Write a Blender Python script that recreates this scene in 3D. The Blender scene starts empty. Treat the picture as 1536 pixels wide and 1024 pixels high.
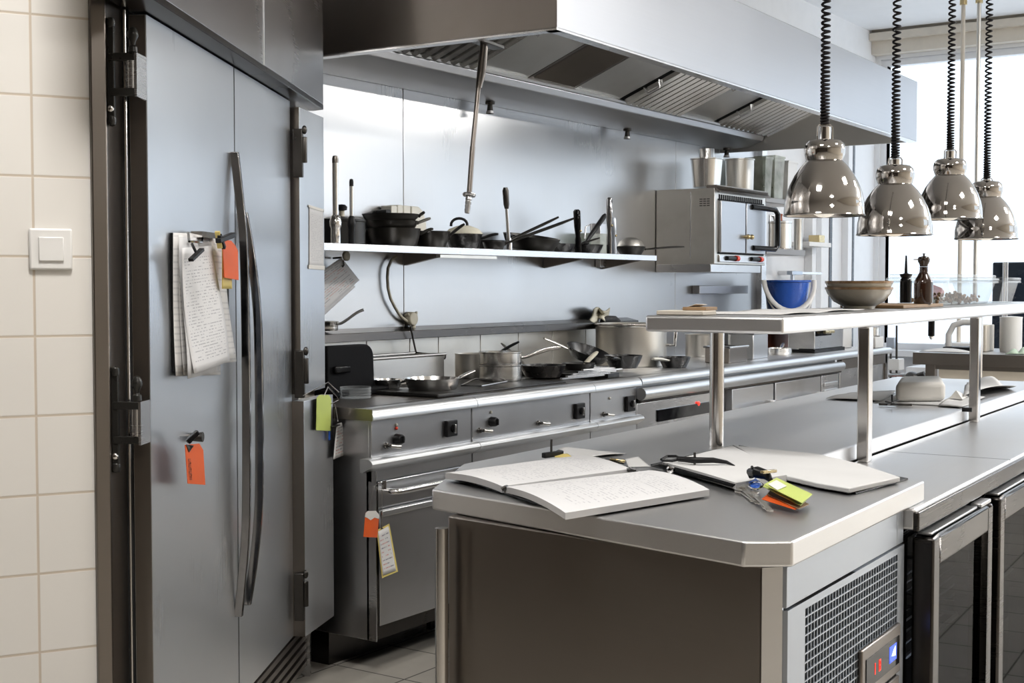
import bpy, bmesh, math, random
from mathutils import Vector, Matrix, Euler
random.seed(7)
PI = math.pi
SC = bpy.context.scene
COL = SC.collection
V = Vector
# ------------------------------------------------------------------ camera and frames
FOC, CAMH = 2000.0, 1.31
PITCH = math.atan(85 / FOC)
def heading(vx): return math.atan((vx - 768) / FOC * math.cos(PITCH))
TH = heading(2130)                       # world X runs along the cooking wall
Fw = V((math.cos(TH) * math.cos(PITCH), math.sin(TH) * math.cos(PITCH), -math.sin(PITCH)))
Rt = V((math.sin(TH), -math.cos(TH), 0))
Up = Rt.cross(Fw)
CAM = V((0, 0, CAMH))
class Frame:
    def __init__(s, vx):
        s.a = TH - heading(vx)
        s.M = Matrix.Rotation(s.a, 4, 'Z'); s.I = s.M.inverted()
    def at(s, px, py, **k):
        ax, v = list(k.items())[0]
        r = s.I @ (Fw * FOC + Rt * (px - 768) + Up * (512 - py))
        i = 'xyz'.index(ax)
        t = (v - (CAMH if i == 2 else 0)) / r[i]
        p = r * t; p.z += CAMH
        return p
FW, FI, FK, FT, FH = Frame(2130), Frame(2030), Frame(890), Frame(4700), Frame(2060)
CUR = FW
def use(f):
    global CUR
    CUR = f
def at(px, py, **k): return CUR.at(px, py, **k)
def S(p): return (CUR.M @ V(p) - CAM).dot(Fw) / FOC      # metres per photograph pixel at p
def away(p, d):                                            # p moved d metres away from the viewpoint, level
    q = CUR.I @ V((Fw.x, Fw.y, 0)).normalized()
    return V(p) + q * d
def pixdir():  # horizontal 'right' of the view in the current frame
    return (CUR.I @ Rt)
cd = bpy.data.cameras.new('camera'); cd.sensor_width = 36; cd.lens = 36 * FOC / 1536
cam = bpy.data.objects.new('camera', cd); COL.objects.link(cam)
Mc = Matrix((Rt, Up, -Fw)).transposed().to_4x4(); Mc.translation = CAM
cam.matrix_world = Mc; SC.camera = cam; cd.clip_start = 0.05

# ------------------------------------------------------------------ materials
MATS = {}
class N:
    def __init__(s, name):
        s.m = bpy.data.materials.new(name); s.m.use_nodes = True
        s.t = s.m.node_tree; s.b = s.t.nodes['Principled BSDF']; s.out = s.t.nodes['Material Output']
    def n(s, kind, **k):
        x = s.t.nodes.new('ShaderNode' + kind)
        for a, v in k.items():
            if a.startswith('_'): x.inputs[int(a[1:])].default_value = v
            else: setattr(x, a, v)
        return x
    def l(s, a, b): s.t.links.new(a, b)
    def math(s, op, a, b=None, clamp=False):
        x = s.n('Math', operation=op); x.use_clamp = clamp
        for i, v in ((0, a), (1, b)):
            if v is None: continue
            if isinstance(v, (int, float)): x.inputs[i].default_value = v
            else: s.l(v, x.inputs[i])
        return x.outputs[0]
    def mix(s, fac, a, b):
        x = s.n('MixRGB')
        for i, v in ((0, fac), (1, a), (2, b)):
            if isinstance(v, tuple): x.inputs[i].default_value = (*v[:3], 1)
            elif isinstance(v, (int, float)): x.inputs[i].default_value = v
            else: s.l(v, x.inputs[i])
        return x.outputs[0]
    def noise(s, scale, vec=None, detail=2.0, rough=0.5):
        x = s.n('TexNoise'); x.inputs['Scale'].default_value = scale
        x.inputs['Detail'].default_value = detail; x.inputs['Roughness'].default_value = rough
        if vec is not None: s.l(vec, x.inputs['Vector'])
        return x.outputs['Fac']
    def obj(s, sx=1, sy=1, sz=1, which='Object'):
        c = s.n('TexCoord'); m = s.n('Mapping'); m.inputs['Scale'].default_value = (sx, sy, sz)
        s.l(c.outputs[which], m.inputs['Vector']); return m.outputs[0]
    def ramp(s, fac, a, b, lo=0.0, hi=1.0):
        x = s.n('MapRange'); x.inputs[1].default_value = a; x.inputs[2].default_value = b
        x.inputs[3].default_value = lo; x.inputs[4].default_value = hi
        s.l(fac, x.inputs[0]); return x.outputs[0]
    def bump(s, h, strength=0.1, dist=0.002):
        x = s.n('Bump'); x.inputs['Strength'].default_value = strength; x.inputs['Distance'].default_value = dist
        s.l(h, x.inputs['Height']); s.l(x.outputs[0], s.b.inputs['Normal'])
def put(k, n): MATS[k] = n.m; return n.m
def steel(key, col, rough, grain=(3, 3, 160), smudge=0.08, stain=0.0, stain_col=(0.16, 0.13, 0.1), aniso=0.0, bump=0.0):
    grain = tuple(x * 4 if x > 20 else x for x in grain)
    n = N(key); b = n.b
    b.inputs['Metallic'].default_value = 1
    g = n.noise(1.0, n.obj(*grain), 3)
    big = n.noise(2.2, n.obj(1, 1, 1), 2, 0.5)
    c = n.mix(n.ramp(g, 0.3, 0.7, 0, 0.05), tuple(col), tuple(x * 0.72 for x in col))
    if stain:
        st = n.noise(5.0, n.obj(1, 1, 1), 3, 0.5)
        c = n.mix(n.ramp(st, 0.5, 0.8, 0, stain * 0.6), c, stain_col)
    n.l(c, b.inputs['Base Color'])
    r = n.math('ADD', n.ramp(big, 0.15, 0.85, rough - smudge * .8, rough + smudge * .8), n.ramp(g, 0.3, 0.7, -0.006, 0.006), True)
    n.l(r, b.inputs['Roughness'])
    if aniso:
        b.inputs['Anisotropic'].default_value = aniso
        t = n.n('Tangent', direction_type='RADIAL', axis='Z'); n.l(t.outputs[0], b.inputs['Tangent'])
    if bump: n.bump(g, bump)
    return put(key, n)
def plain(key, col, rough=0.5, metal=0.0, spec=0.5, vary=0.12, scale=12.0, coat=0.0, bump=0.0, emit=None, es=1.0, sss=0.0, trans=0.0):
    n = N(key); b = n.b
    f = n.noise(scale, n.obj(), 4, 0.6)
    c = n.mix(n.ramp(f, 0.3, 0.7, 0, 1), tuple(min(1, x * (1 - vary)) for x in col), tuple(min(1, x * (1 + vary)) for x in col))
    n.l(c, b.inputs['Base Color'])
    n.l(n.ramp(f, 0.3, 0.7, max(0.02, rough - 0.06), min(1, rough + 0.06)), b.inputs['Roughness'])
    b.inputs['Metallic'].default_value = metal; b.inputs['Specular IOR Level'].default_value = spec
    b.inputs['Coat Weight'].default_value = coat; b.inputs['Transmission Weight'].default_value = trans
    if bump: n.bump(n.noise(scale * 6, n.obj(), 3), bump)
    if emit: b.inputs['Emission Color'].default_value = (*emit, 1); b.inputs['Emission Strength'].default_value = es
    return put(key, n)
def clear(key, tint, rough=0.05, alpha=0.12, spec=0.5):
    n = N(key)
    tr = n.n('BsdfTransparent'); tr.inputs[0].default_value = (*tint, 1)
    n.b.inputs['Base Color'].default_value = (*tint, 1); n.b.inputs['Roughness'].default_value = rough
    n.b.inputs['Specular IOR Level'].default_value = spec
    fr = n.n('LayerWeight'); fr.inputs[0].default_value = 0.5
    sm = n.noise(9.0, n.obj(), 3)
    fac = n.math('ADD', n.math('MULTIPLY', n.math('POWER', fr.outputs['Facing'], 4.0), 0.6), n.ramp(sm, 0.3, 0.7, alpha * 0.6, alpha * 1.4), True)
    mx = n.n('MixShader'); n.l(fac, mx.inputs[0]); n.l(tr.outputs[0], mx.inputs[1]); n.l(n.b.outputs[0], mx.inputs[2])
    n.l(mx.outputs[0], n.out.inputs[0]); return put(key, n)
def pane(key, tint, alpha=0.0, rough=0.02, ior=1.5, gz=0.7):
    n = N(key)
    tr = n.n('BsdfTransparent'); tr.inputs[0].default_value = (*tint, 1)
    gl = n.n('BsdfGlossy'); gl.inputs['Roughness'].default_value = rough
    fr = n.n('LayerWeight'); fr.inputs[0].default_value = 0.5
    f = n.math('ADD', n.math('ADD', n.math('MULTIPLY', n.math('POWER', fr.outputs['Facing'], 5.0), gz), (ior - 1) ** 2 / (ior + 1) ** 2), n.ramp(n.noise(4.0, n.obj()), 0.3, 0.7, alpha * 0.7, alpha), True)
    mx = n.n('MixShader'); n.l(f, mx.inputs[0]); n.l(tr.outputs[0], mx.inputs[1]); n.l(gl.outputs[0], mx.inputs[2])
    n.l(mx.outputs[0], n.out.inputs[0]); return put(key, n)
def paper(key, col=(0.82, 0.82, 0.83), lines=34, ink=(0.15, 0.15, 0.2), amount=0.55, margin=0.07, density=0.5, ink2=None):
    n = N(key); b = n.b
    uv = n.n('TexCoord').outputs['UV']; sp = n.n('SeparateXYZ'); n.l(uv, sp.inputs[0])
    u, v = sp.outputs[0], sp.outputs[1]
    lv = n.math('MULTIPLY', v, lines); row = n.math('FLOOR', lv); fv = n.math('FRACT', lv)
    band = n.math('MULTIPLY', n.math('GREATER_THAN', fv, 0.32), n.math('LESS_THAN', fv, 0.62))
    cx = n.n('CombineXYZ'); n.l(n.math('MULTIPLY', u, 26), cx.inputs[0]); n.l(n.math('MULTIPLY', row, 3.7), cx.inputs[1])
    words = n.math('GREATER_THAN', n.noise(1.0, cx.outputs[0], 3), density)
    cx2 = n.n('CombineXYZ'); n.l(n.math('MULTIPLY', u, 1.6), cx2.inputs[0]); n.l(n.math('MULTIPLY', row, 5.3), cx2.inputs[1])
    runs = n.math('GREATER_THAN', n.noise(1.0, cx2.outputs[0], 1), 0.42)
    mu = n.math('MULTIPLY', n.math('GREATER_THAN', u, margin), n.math('LESS_THAN', u, 1 - margin))
    mv = n.math('MULTIPLY', n.math('GREATER_THAN', v, margin), n.math('LESS_THAN', v, 1 - margin))
    k = n.math('MULTIPLY', n.math('MULTIPLY', band, words), n.math('MULTIPLY', n.math('MULTIPLY', mu, mv), runs))
    inkc = ink
    if ink2: inkc = n.mix(n.math('GREATER_THAN', n.noise(0.9, cx2.outputs[0], 0), 0.5), ink, ink2)
    f = n.noise(5.0, n.obj(), 3)
    base = n.mix(n.ramp(f, 0.3, 0.7), tuple(c * 0.95 for c in col), tuple(min(1, c * 1.03) for c in col))
    n.l(n.mix(n.math('MULTIPLY', k, amount), base, inkc), b.inputs['Base Color'])
    b.inputs['Roughness'].default_value = 0.75; b.inputs['Specular IOR Level'].default_value = 0.25
    return put(key, n)
def tiles(key, col, grout, w, h, gap, rough, off=(0, 0, 0), axes='xz', vary=0.03, rot=0.0, bump=0.25, dirt=0.0):
    n = N(key); b = n.b
    c = n.n('TexCoord'); m = n.n('Mapping'); m.inputs['Location'].default_value = off; m.inputs['Rotation'].default_value = (0, 0, rot)
    n.l(c.outputs['Object'], m.inputs[0])
    sp = n.n('SeparateXYZ'); n.l(m.outputs[0], sp.inputs[0])
    A, B_ = sp.outputs['xyz'.index(axes[0])], sp.outputs['xyz'.index(axes[1])]
    def edge(x, s):
        f = n.math('FRACT', n.math('DIVIDE', x, s))
        d = n.math('MINIMUM', f, n.math('SUBTRACT', 1.0, f))
        return n.math('MULTIPLY', d, s)
    e = n.math('MINIMUM', edge(A, w), edge(B_, h))
    g = n.ramp(e, gap * 0.35, gap * 0.75, 1.0, 0.0)
    cx = n.n('CombineXYZ'); n.l(n.math('FLOOR', n.math('DIVIDE', A, w)), cx.inputs[0]); n.l(n.math('FLOOR', n.math('DIVIDE', B_, h)), cx.inputs[1])
    wn = n.n('TexWhiteNoise'); n.l(cx.outputs[0], wn.inputs[0])
    tc = n.mix(wn.outputs[0], tuple(x * (1 - vary) for x in col), tuple(min(1, x * (1 + vary)) for x in col))
    if dirt:
        tc = n.mix(n.ramp(n.noise(2.2, n.obj(), 6, 0.65), 0.42, 0.7, 0, dirt), tc, tuple(x * 0.45 for x in col))
    n.l(n.mix(g, tc, grout), b.inputs['Base Color'])
    n.l(n.ramp(g, 0, 1, rough, 0.85), b.inputs['Roughness'])
    b.inputs['Specular IOR Level'].default_value = 0.4
    n.bump(n.math('SUBTRACT', 1.0, g), bump, 0.002)
    return put(key, n)

ST = (0.66, 0.66, 0.67)
steel('steel_clad', (0.55, 0.55, 0.555), 0.30, (60, 60, 1.5), 0.07, 0.10, (0.42, 0.38, 0.33))
steel('steel', ST, 0.27, (3, 3, 130), 0.07, 0.15)
steel('steel_h', ST, 0.27, (2, 130, 130), 0.08, 0.10)
steel('steel_door', (0.90, 0.925, 0.96), 0.29, (130, 130, 1.2), 0.04, 0.04)
steel('steel_top', (0.78, 0.78, 0.785), 0.37, (1.5, 90, 90), 0.07, 0.08, (0.5, 0.48, 0.44), bump=0)
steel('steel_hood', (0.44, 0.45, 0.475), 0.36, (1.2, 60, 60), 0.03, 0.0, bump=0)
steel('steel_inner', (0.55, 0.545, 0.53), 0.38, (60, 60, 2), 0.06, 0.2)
steel('steel_range', (0.60, 0.605, 0.62), 0.33, (2, 2, 110), 0.07, 0.25, bump=0)
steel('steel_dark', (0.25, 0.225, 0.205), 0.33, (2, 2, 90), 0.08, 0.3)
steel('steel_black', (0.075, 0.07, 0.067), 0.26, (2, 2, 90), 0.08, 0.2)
steel('steel_pan', (0.72, 0.71, 0.69), 0.22, (2, 2, 220), 0.07, 0.2, (0.35, 0.25, 0.16))
steel('steel_old', (0.62, 0.60, 0.56), 0.36, (2, 2, 90), 0.08, 0.45, (0.22, 0.19, 0.15))
steel('tube_steel', (0.62, 0.60, 0.58), 0.16, (40, 40, 2), 0.03, 0.0)
steel('bright_rail', (0.70, 0.71, 0.72), 0.36, (2, 90, 90), 0.05, 0.08)
steel('galvanised', (0.54, 0.585, 0.65), 0.42, (14, 14, 14), 0.06, 0.2, (0.45, 0.48, 0.52), bump=0.0)
plain('chrome', (0.82, 0.81, 0.8), 0.06, 1.0, vary=0.02)
plain('lamp_chrome', (0.48, 0.455, 0.43), 0.05, 1.0, vary=0.02)
plain('handle_chrome', (0.30, 0.30, 0.31), 0.12, 1.0)
plain('dark_metal', (0.09, 0.085, 0.08), 0.32, 1.0)
plain('hinge_black', (0.025, 0.024, 0.022), 0.3, 0.3)
plain('iron', (0.018, 0.017, 0.016), 0.42, 0.2, vary=0.4)
plain('nonstick', (0.014, 0.014, 0.015), 0.28, 0.1, vary=0.3)
plain('burnt_pan', (0.022, 0.02, 0.017), 0.34, 0.35, vary=0.5, scale=8)
plain('black_plastic', (0.010, 0.010, 0.011), 0.4, spec=0.25, vary=0.2)
plain('matte_black', (0.007, 0.007, 0.008), 0.6, spec=0.08, vary=0.2)
plain('black_gloss', (0.006, 0.006, 0.007), 0.08, spec=0.25, vary=0.1)
plain('rubber', (0.015, 0.015, 0.016), 0.7)
plain('cord_black', (0.010, 0.008, 0.009), 0.55, spec=0.2)
plain('white_plastic', (0.80, 0.79, 0.77), 0.35, vary=0.02)
plain('white_paint', (0.88, 0.89, 0.91), 0.55, vary=0.02)
plain('ceiling_paint', (0.92, 0.92, 0.93), 0.7, vary=0.015)
plain('cream_paint', (0.72, 0.66, 0.57), 0.6, vary=0.04)
plain('brown_wall', (0.075, 0.055, 0.042), 0.6, vary=0.15, scale=3)
plain('cream_plastic', (0.62, 0.58, 0.47), 0.4, vary=0.06)
plain('ivory', (0.78, 0.76, 0.68), 0.3, vary=0.05)
plain('ceramic', (0.76, 0.70, 0.58), 0.18, vary=0.05, coat=0.4)
plain('ceramic_rim', (0.36, 0.22, 0.11), 0.3, vary=0.3, scale=30)
plain('orange_card', (0.85, 0.13, 0.02), 0.5, vary=0.05)
plain('lime_card', (0.56, 0.66, 0.16), 0.5, vary=0.05)
plain('yellow_card', (0.82, 0.66, 0.22), 0.5, vary=0.06)
plain('white_card', (0.80, 0.78, 0.74), 0.6, vary=0.03)
plain('ink', (0.02, 0.02, 0.025), 0.6)
plain('blue_plastic', (0.02, 0.10, 0.48), 0.3, vary=0.08)
plain('red_plastic', (0.75, 0.06, 0.025), 0.35)
plain('pepper_glass', (0.035, 0.014, 0.008), 0.1, vary=0.4, coat=0.6)
plain('brass', (0.55, 0.44, 0.24), 0.28, 1.0)
plain('wood', (0.34, 0.22, 0.12), 0.55, vary=0.2, scale=20)
plain('terracotta', (0.42, 0.12, 0.06), 0.5)
plain('cloth', (0.66, 0.63, 0.52), 0.85, vary=0.1, scale=20, bump=0.2)
plain('green_cloth', (0.5, 0.62, 0.5), 0.85, vary=0.1)
plain('crumbs', (0.28, 0.16, 0.08), 0.8, vary=0.5, scale=60)
plain('red_light', (0.5, 0.01, 0.01), 0.3, emit=(1, 0.04, 0.02), es=1.5)
plain('blue_light', (0.02, 0.04, 0.5), 0.3, emit=(0.06, 0.14, 1.0), es=1.2)
plain('cyan_light', (0.4, 0.6, 1), 0.3, emit=(0.55, 0.7, 1.0), es=2.5)
plain('fill_diffuser', (0.9, 0.9, 0.9), 0.5, emit=(1.0, 0.96, 0.91), es=10.0)
plain('hood_tube', (0.9, 0.9, 0.9), 0.5, emit=(1.0, 0.98, 0.94), es=5.0)
plain('bulb', (0.9, 0.88, 0.84), 0.15, emit=(1.0, 0.9, 0.75), es=0.6)
plain('dark_inside', (0.008, 0.008, 0.009), 0.7, spec=0.08)
plain('navy_dark', (0.012, 0.02, 0.035), 0.25)
clear('clear_plastic', (0.93, 0.95, 0.96), 0.10, 0.07)
clear('dirty_plastic', (0.74, 0.76, 0.71), 0.25, 0.35)
pane('pane_clear', (0.97, 0.985, 1.0), 0.01)
pane('pane_dark', (0.28, 0.29, 0.31), 0.004, ior=1.2, gz=0.25)
paper('sheet_lines', lines=40, amount=0.5)
paper('sheet_faint', (0.70, 0.70, 0.71), 36, (0.25, 0.25, 0.3), 0.40, 0.1)
paper('sheet_blank', (0.72, 0.72, 0.72), 10, (0.5, 0.5, 0.52), 0.05, 0.3)
paper('sheet_edge', (0.78, 0.77, 0.76), 22, (0.4, 0.4, 0.42), 0.35, 0.0, 0.2)
paper('sheet_hand', (0.80, 0.79, 0.78), 11, (0.1, 0.1, 0.16), 0.7, 0.1, 0.47, (0.6, 0.15, 0.1))
paper('sheet_red', (0.92, 0.92, 0.94), 15, (0.2, 0.2, 0.25), 0.5, 0.09, 0.45, (0.65, 0.2, 0.15))
paper('tag_print', (0.85, 0.13, 0.02), 3, (0.15, 0.03, 0.02), 0.0, 0.3)
tiles('wall_tiles', (0.80, 0.775, 0.735), (0.60, 0.52, 0.43), 0.1616, 0.1616, 0.0045, 0.22, vary=0.012)
tiles('floor_tiles', (0.52, 0.485, 0.43), (0.12, 0.11, 0.10), 0.30, 0.30, 0.006, 0.42, axes='xy', vary=0.06, dirt=0.35)

# ------------------------------------------------------------------ mesh builder
WM = {}
def crosspts(d):
    d = d.normalized(); a = V((0, 0, 1)) if abs(d.z) < 0.9 else V((1, 0, 0))
    x = d.cross(a).normalized(); return x, d.cross(x).normalized()
class G:
    def __init__(s): s.b = bmesh.new(); s.mi = 0; s.uv = s.b.loops.layers.uv.new('UVMap')
    def v(s, p): return s.b.verts.new(V(p))
    def f(s, vs, uvs=None):
        try: f = s.b.faces.new(vs)
        except ValueError: return None
        f.material_index = s.mi
        if uvs:
            for l, q in zip(f.loops, uvs): l[s.uv].uv = q
        return f
    def bx(s, x0, x1, y0, y1, z0, z1):
        return s.pr([(x0, y0), (x1, y0), (x1, y1), (x0, y1)], 'z', z0, z1)
    def pr(s, pts, ax, a, b):
        def P(q, t): return {'z': (q[0], q[1], t), 'x': (t, q[0], q[1]), 'y': (q[0], t, q[1])}[ax]
        A = [s.v(P(q, a)) for q in pts]; B = [s.v(P(q, b)) for q in pts]; n = len(pts)
        s.f(A[::-1]); s.f(B)
        for i in range(n): s.f([A[i], A[(i + 1) % n], B[(i + 1) % n], B[i]])
        return s
    def hexa(s, lo, hi):                       # two rings of equal length -> closed solid
        A = [s.v(p) for p in lo]; B = [s.v(p) for p in hi]; n = len(A)
        s.f(A[::-1]); s.f(B, [(0, 0), (1, 0), (1, 1), (0, 1)] if n == 4 else None)
        for i in range(n): s.f([A[i], A[(i + 1) % n], B[(i + 1) % n], B[i]])
        return s
    def tu(s, path, r, n=10, cap=True, closed=False, squash=None):
        path = [V(p) for p in path]; m = len(path); rings = []
        rs = r if isinstance(r, (list, tuple)) else [r] * m
        px = None
        for i, p in enumerate(path):
            if closed: d = path[(i + 1) % m] - path[i - 1]
            else: d = path[min(i + 1, m - 1)] - path[max(i - 1, 0)]
            d.normalize()
            if px is None: x, y = crosspts(d)
            else:
                x = px - d * px.dot(d)
                if x.length < 1e-6: x, y = crosspts(d)
                x.normalize(); y = d.cross(x)
            px = x
            sq = squash or (1, 1)
            rings.append([s.v(p + x * (math.cos(2 * PI * k / n) * rs[i] * sq[0]) + y * (math.sin(2 * PI * k / n) * rs[i] * sq[1])) for k in range(n)])
        for i in range(m if closed else m - 1):
            a, b = rings[i], rings[(i + 1) % m]
            for k in range(n): s.f([a[k], a[(k + 1) % n], b[(k + 1) % n], b[k]])
        if cap and not closed: s.f(rings[0][::-1]); s.f(rings[-1])
        return s
    def cy(s, p0, p1, r0, r1=None, n=20): return s.tu([p0, p1], [r0, r0 if r1 is None else r1], n)
    def la(s, prof, c=(0, 0, 0), n=40, ax=(0, 0, 1), loop=False, sx=1.0, sy=1.0):
        c = V(c); ax = V(ax).normalized(); x, y = crosspts(ax) if abs(ax.z) < 0.999 else (V((1, 0, 0)), V((0, 1, 0)) * (1 if ax.z > 0 else -1))
        rings = []
        for r, z in prof:
            if r < 1e-6: rings.append([s.v(c + ax * z)])
            else: rings.append([s.v(c + ax * z + x * (math.cos(2 * PI * k / n) * r * sx) + y * (math.sin(2 * PI * k / n) * r * sy)) for k in range(n)])
        m = len(rings)
        for i in range(m if loop else m - 1):
            a, b = rings[i], rings[(i + 1) % m]
            for k in range(n):
                k2 = (k + 1) % n
                if len(a) == 1 and len(b) == 1: continue
                if len(a) == 1: s.f([a[0], b[k2], b[k]])
                elif len(b) == 1: s.f([a[k], a[k2], b[0]])
                else: s.f([a[k], a[k2], b[k2], b[k]])
        return s
    def sp(s, c, r, n=16):
        r = r if isinstance(r, (tuple, list)) else (r, r, r)
        M = Matrix.Translation(V(c)) @ Matrix.Diagonal((*r, 1))
        bmesh.ops.create_uvsphere(s.b, u_segments=n, v_segments=max(6, n // 2), radius=1, matrix=M); return s
    def gr(s, fn, nu, nv):
        g = [[s.v(fn(i / nu, j / nv)) for i in range(nu + 1)] for j in range(nv + 1)]
        for j in range(nv):
            for i in range(nu):
                s.f([g[j][i], g[j][i + 1], g[j + 1][i + 1], g[j + 1][i]],
                    [(i / nu, j / nv), ((i + 1) / nu, j / nv), ((i + 1) / nu, (j + 1) / nv), (i / nu, (j + 1) / nv)])
        return s
    def beam(s, a, b, w, h, upv=(0, 0, 1)):     # box section from a to b
        a, b = V(a), V(b); d = (b - a).normalized(); u = V(upv); x = d.cross(u).normalized(); y = x.cross(d)
        o = [(-w / 2, -h / 2), (w / 2, -h / 2), (w / 2, h / 2), (-w / 2, h / 2)]
        return s.hexa([a + x * p + y * q for p, q in o], [b + x * p + y * q for p, q in o])
    def ob(s, name, mat, par=None, top=None, at=None, bev=0.0, seg=2, solid=0.0, sub=0, angle=40, label=None, kind=None, group=None, off=-1):
        for e in s.b.edges: pass
        bmesh.ops.remove_doubles(s.b, verts=s.b.verts, dist=1e-6)
        bmesh.ops.recalc_face_normals(s.b, faces=s.b.faces)
        for f in s.b.faces: f.smooth = True
        ca = math.radians(angle)
        for e in s.b.edges:
            if len(e.link_faces) == 2 and e.calc_face_angle(0) > ca: e.smooth = False
        me = bpy.data.meshes.new(name); s.b.to_mesh(me); s.b.free()
        W = CUR.M.copy()
        if par is not None: base = WM[par]
        else:
            p = V(at) if at is not None else V((0, 0, 0))
            base = W @ Matrix.Translation(p)
        me.transform(base.inverted() @ W)
        o = bpy.data.objects.new(name, me); COL.objects.link(o)
        if par is not None: o.parent = par
        else: o.matrix_world = base
        WM[o] = base
        for mm in (mat if isinstance(mat, tuple) else (mat,)): me.materials.append(MATS[mm])
        if solid:
            m = o.modifiers.new('solid', 'SOLIDIFY'); m.thickness = solid; m.offset = off
        if sub:
            m = o.modifiers.new('sub', 'SUBSURF'); m.levels = m.render_levels = sub
        if bev:
            m = o.modifiers.new('bevel', 'BEVEL'); m.width = bev; m.segments = seg; m.limit_method = 'ANGLE'; m.angle_limit = math.radians(35)
            m.harden_normals = False
        if top: tag(o, *top)
        if label: o['label'] = label
        if kind: o['kind'] = kind
        if group: o['group'] = group
        return o
def tag(o, label, cat, group=None):
    o['label'] = label; o['category'] = cat
    if group: o['group'] = group
    return o
def thing(name, label, cat, loc=(0, 0, 0), group=None, rz=0.0):
    o = bpy.data.objects.new(name, None); COL.objects.link(o); o.empty_display_size = 0.05
    Mx = CUR.M @ Matrix.Translation(V(loc)) @ Matrix.Rotation(rz, 4, 'Z')
    o.matrix_world = Mx; WM[o] = Mx
    return tag(o, label, cat, group)
def dup(root, loc, rz=0.0, label=None, group=None, tilt=None):
    r = root.copy(); COL.objects.link(r)
    Mx = CUR.M @ Matrix.Translation(V(loc)) @ (tilt or Matrix.Rotation(rz, 4, 'Z'))
    r.matrix_world = Mx; WM[r] = Mx
    if label: r['label'] = label
    if group: r['group'] = group
    for ch in list(root.children):
        c = ch.copy(); COL.objects.link(c); c.parent = r
        for gch in list(ch.children):
            d = gch.copy(); COL.objects.link(d); d.parent = c
    return r
def struct(g, name, mat, **k): return g.ob(name, mat, kind='structure', **k)
def place(o, loc, R=None):                    # re-seat a thing: location in the current frame plus a local rotation
    Mx = CUR.M @ Matrix.Translation(V(loc)) @ (R or Matrix())
    o.matrix_world = Mx; WM[o] = Mx
def local(fn):                                # build with the identity frame (geometry in the thing's own coordinates)
    pass
class Ident:
    M = Matrix(); I = Matrix()
IDF = Ident()
class Own:
    """with Own(thing): geometry is written in the thing's own coordinates"""
    def __init__(s, o): s.M = WM[o]; s.I = s.M.inverted(); s.at = None
    def __enter__(s):
        global CUR
        s.old = CUR; CUR = s; return s
    def __exit__(s, *a):
        global CUR
        CUR = s.old
def arc(c, r, a0, a1, n, u=(1, 0, 0), w=(0, 0, 1)):
    c, u, w = V(c), V(u), V(w)
    return [c + u * (r * math.cos(a0 + (a1 - a0) * i / n)) + w * (r * math.sin(a0 + (a1 - a0) * i / n)) for i in range(n + 1)]
def bez(p0, p1, p2, p3, n=14):
    p0, p1, p2, p3 = V(p0), V(p1), V(p2), V(p3); o = []
    for i in range(n + 1):
        t = i / n; q = 1 - t
        o.append(p0 * q**3 + p1 * (3 * q * q * t) + p2 * (3 * q * t * t) + p3 * t**3)
    return o
# ================================================================== SETTING
use(FW)
YW, XF, ZC = 3.60, 10.4, 3.35           # cooking wall, far wall, ceiling
struct(G().bx(-3.4, XF + 0.2, -3.8, 3.8, -0.06, 0), 'floor', 'floor_tiles', at=(0.12, 0.06, 0))
struct(G().bx(-3.4, XF + 0.2, -3.8, 3.8, ZC, ZC + 0.1), 'ceiling', 'ceiling_paint')
struct(G().bx(2.7, XF + 0.2, YW, YW + 0.15, 0, ZC), 'wall_back', 'white_paint')
struct(G().bx(-3.4, 2.7, YW, YW + 0.15, 0, ZC), 'wall_left_rear', 'brown_wall')
RWS = [(6.9, 10.1)]  # side window added in the unseen right wall to light the far end
g = G().bx(-3.4, XF + 0.2, -3.75, -3.6, 0, 0.8).bx(-3.4, XF + 0.2, -3.75, -3.6, 3.08, ZC)
for a, b in ((-3.4, 6.9), (10.1, XF + .2)): g.bx(a, b, -3.75, -3.6, .8, 3.08)
struct(g, 'wall_right', 'cream_paint')
for k, (a, b) in enumerate(RWS):
    m = (a + b) / 2
    w = struct(G().bx(a, a + .05, -3.72, -3.64, .8, 3.08).bx(b - .05, b, -3.72, -3.64, .8, 3.08).bx(a + .05, b - .05, -3.72, -3.64, .8, .85).bx(a + .05, b - .05, -3.72, -3.64, 3.03, 3.08).bx(m - .03, m + .03, -3.72, -3.64, .85, 3.03), 'window_%d' % (4 + k), 'white_paint', at=(a, -3.7, .8))
    G().bx(a + .05, b - .05, -3.69, -3.684, .85, 3.03).ob('pane', 'pane_clear', par=w)
struct(G().bx(-3.35, -3.2, -3.6, YW, 0, ZC), 'wall_rear', 'brown_wall')
# far wall with its window band
WZ0, WZ1 = 0.80, 3.08
g = G().bx(XF, XF + 0.15, -3.6, YW, 0, WZ0).bx(XF, XF + 0.15, -3.6, YW, WZ1, ZC)
for a, b in ((-3.6, -3.3), (3.56, YW)): g.bx(XF, XF + 0.15, a, b, WZ0, WZ1)
struct(g, 'wall_far', 'white_paint')
edges = [-3.3, -1.02, 1.27, 3.56]
for i in range(3):
    a, b = edges[i], edges[i + 1]
    g = G()
    fw = 0.05
    g.bx(XF + 0.02, XF + 0.10, a, a + fw, WZ0, WZ1).bx(XF + 0.02, XF + 0.10, b - fw, b, WZ0, WZ1)
    g.bx(XF + 0.02, XF + 0.10, a + fw, b - fw, WZ0, WZ0 + fw).bx(XF + 0.02, XF + 0.10, a + fw, b - fw, WZ1 - fw, WZ1)
    w = struct(g, 'window_%d' % (i + 1), 'white_paint', at=(XF, a, WZ0))
    G().bx(XF + 0.055, XF + 0.061, a + fw, b - fw, WZ0 + fw, WZ1 - fw).ob('pane', 'pane_clear', par=w)
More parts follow.
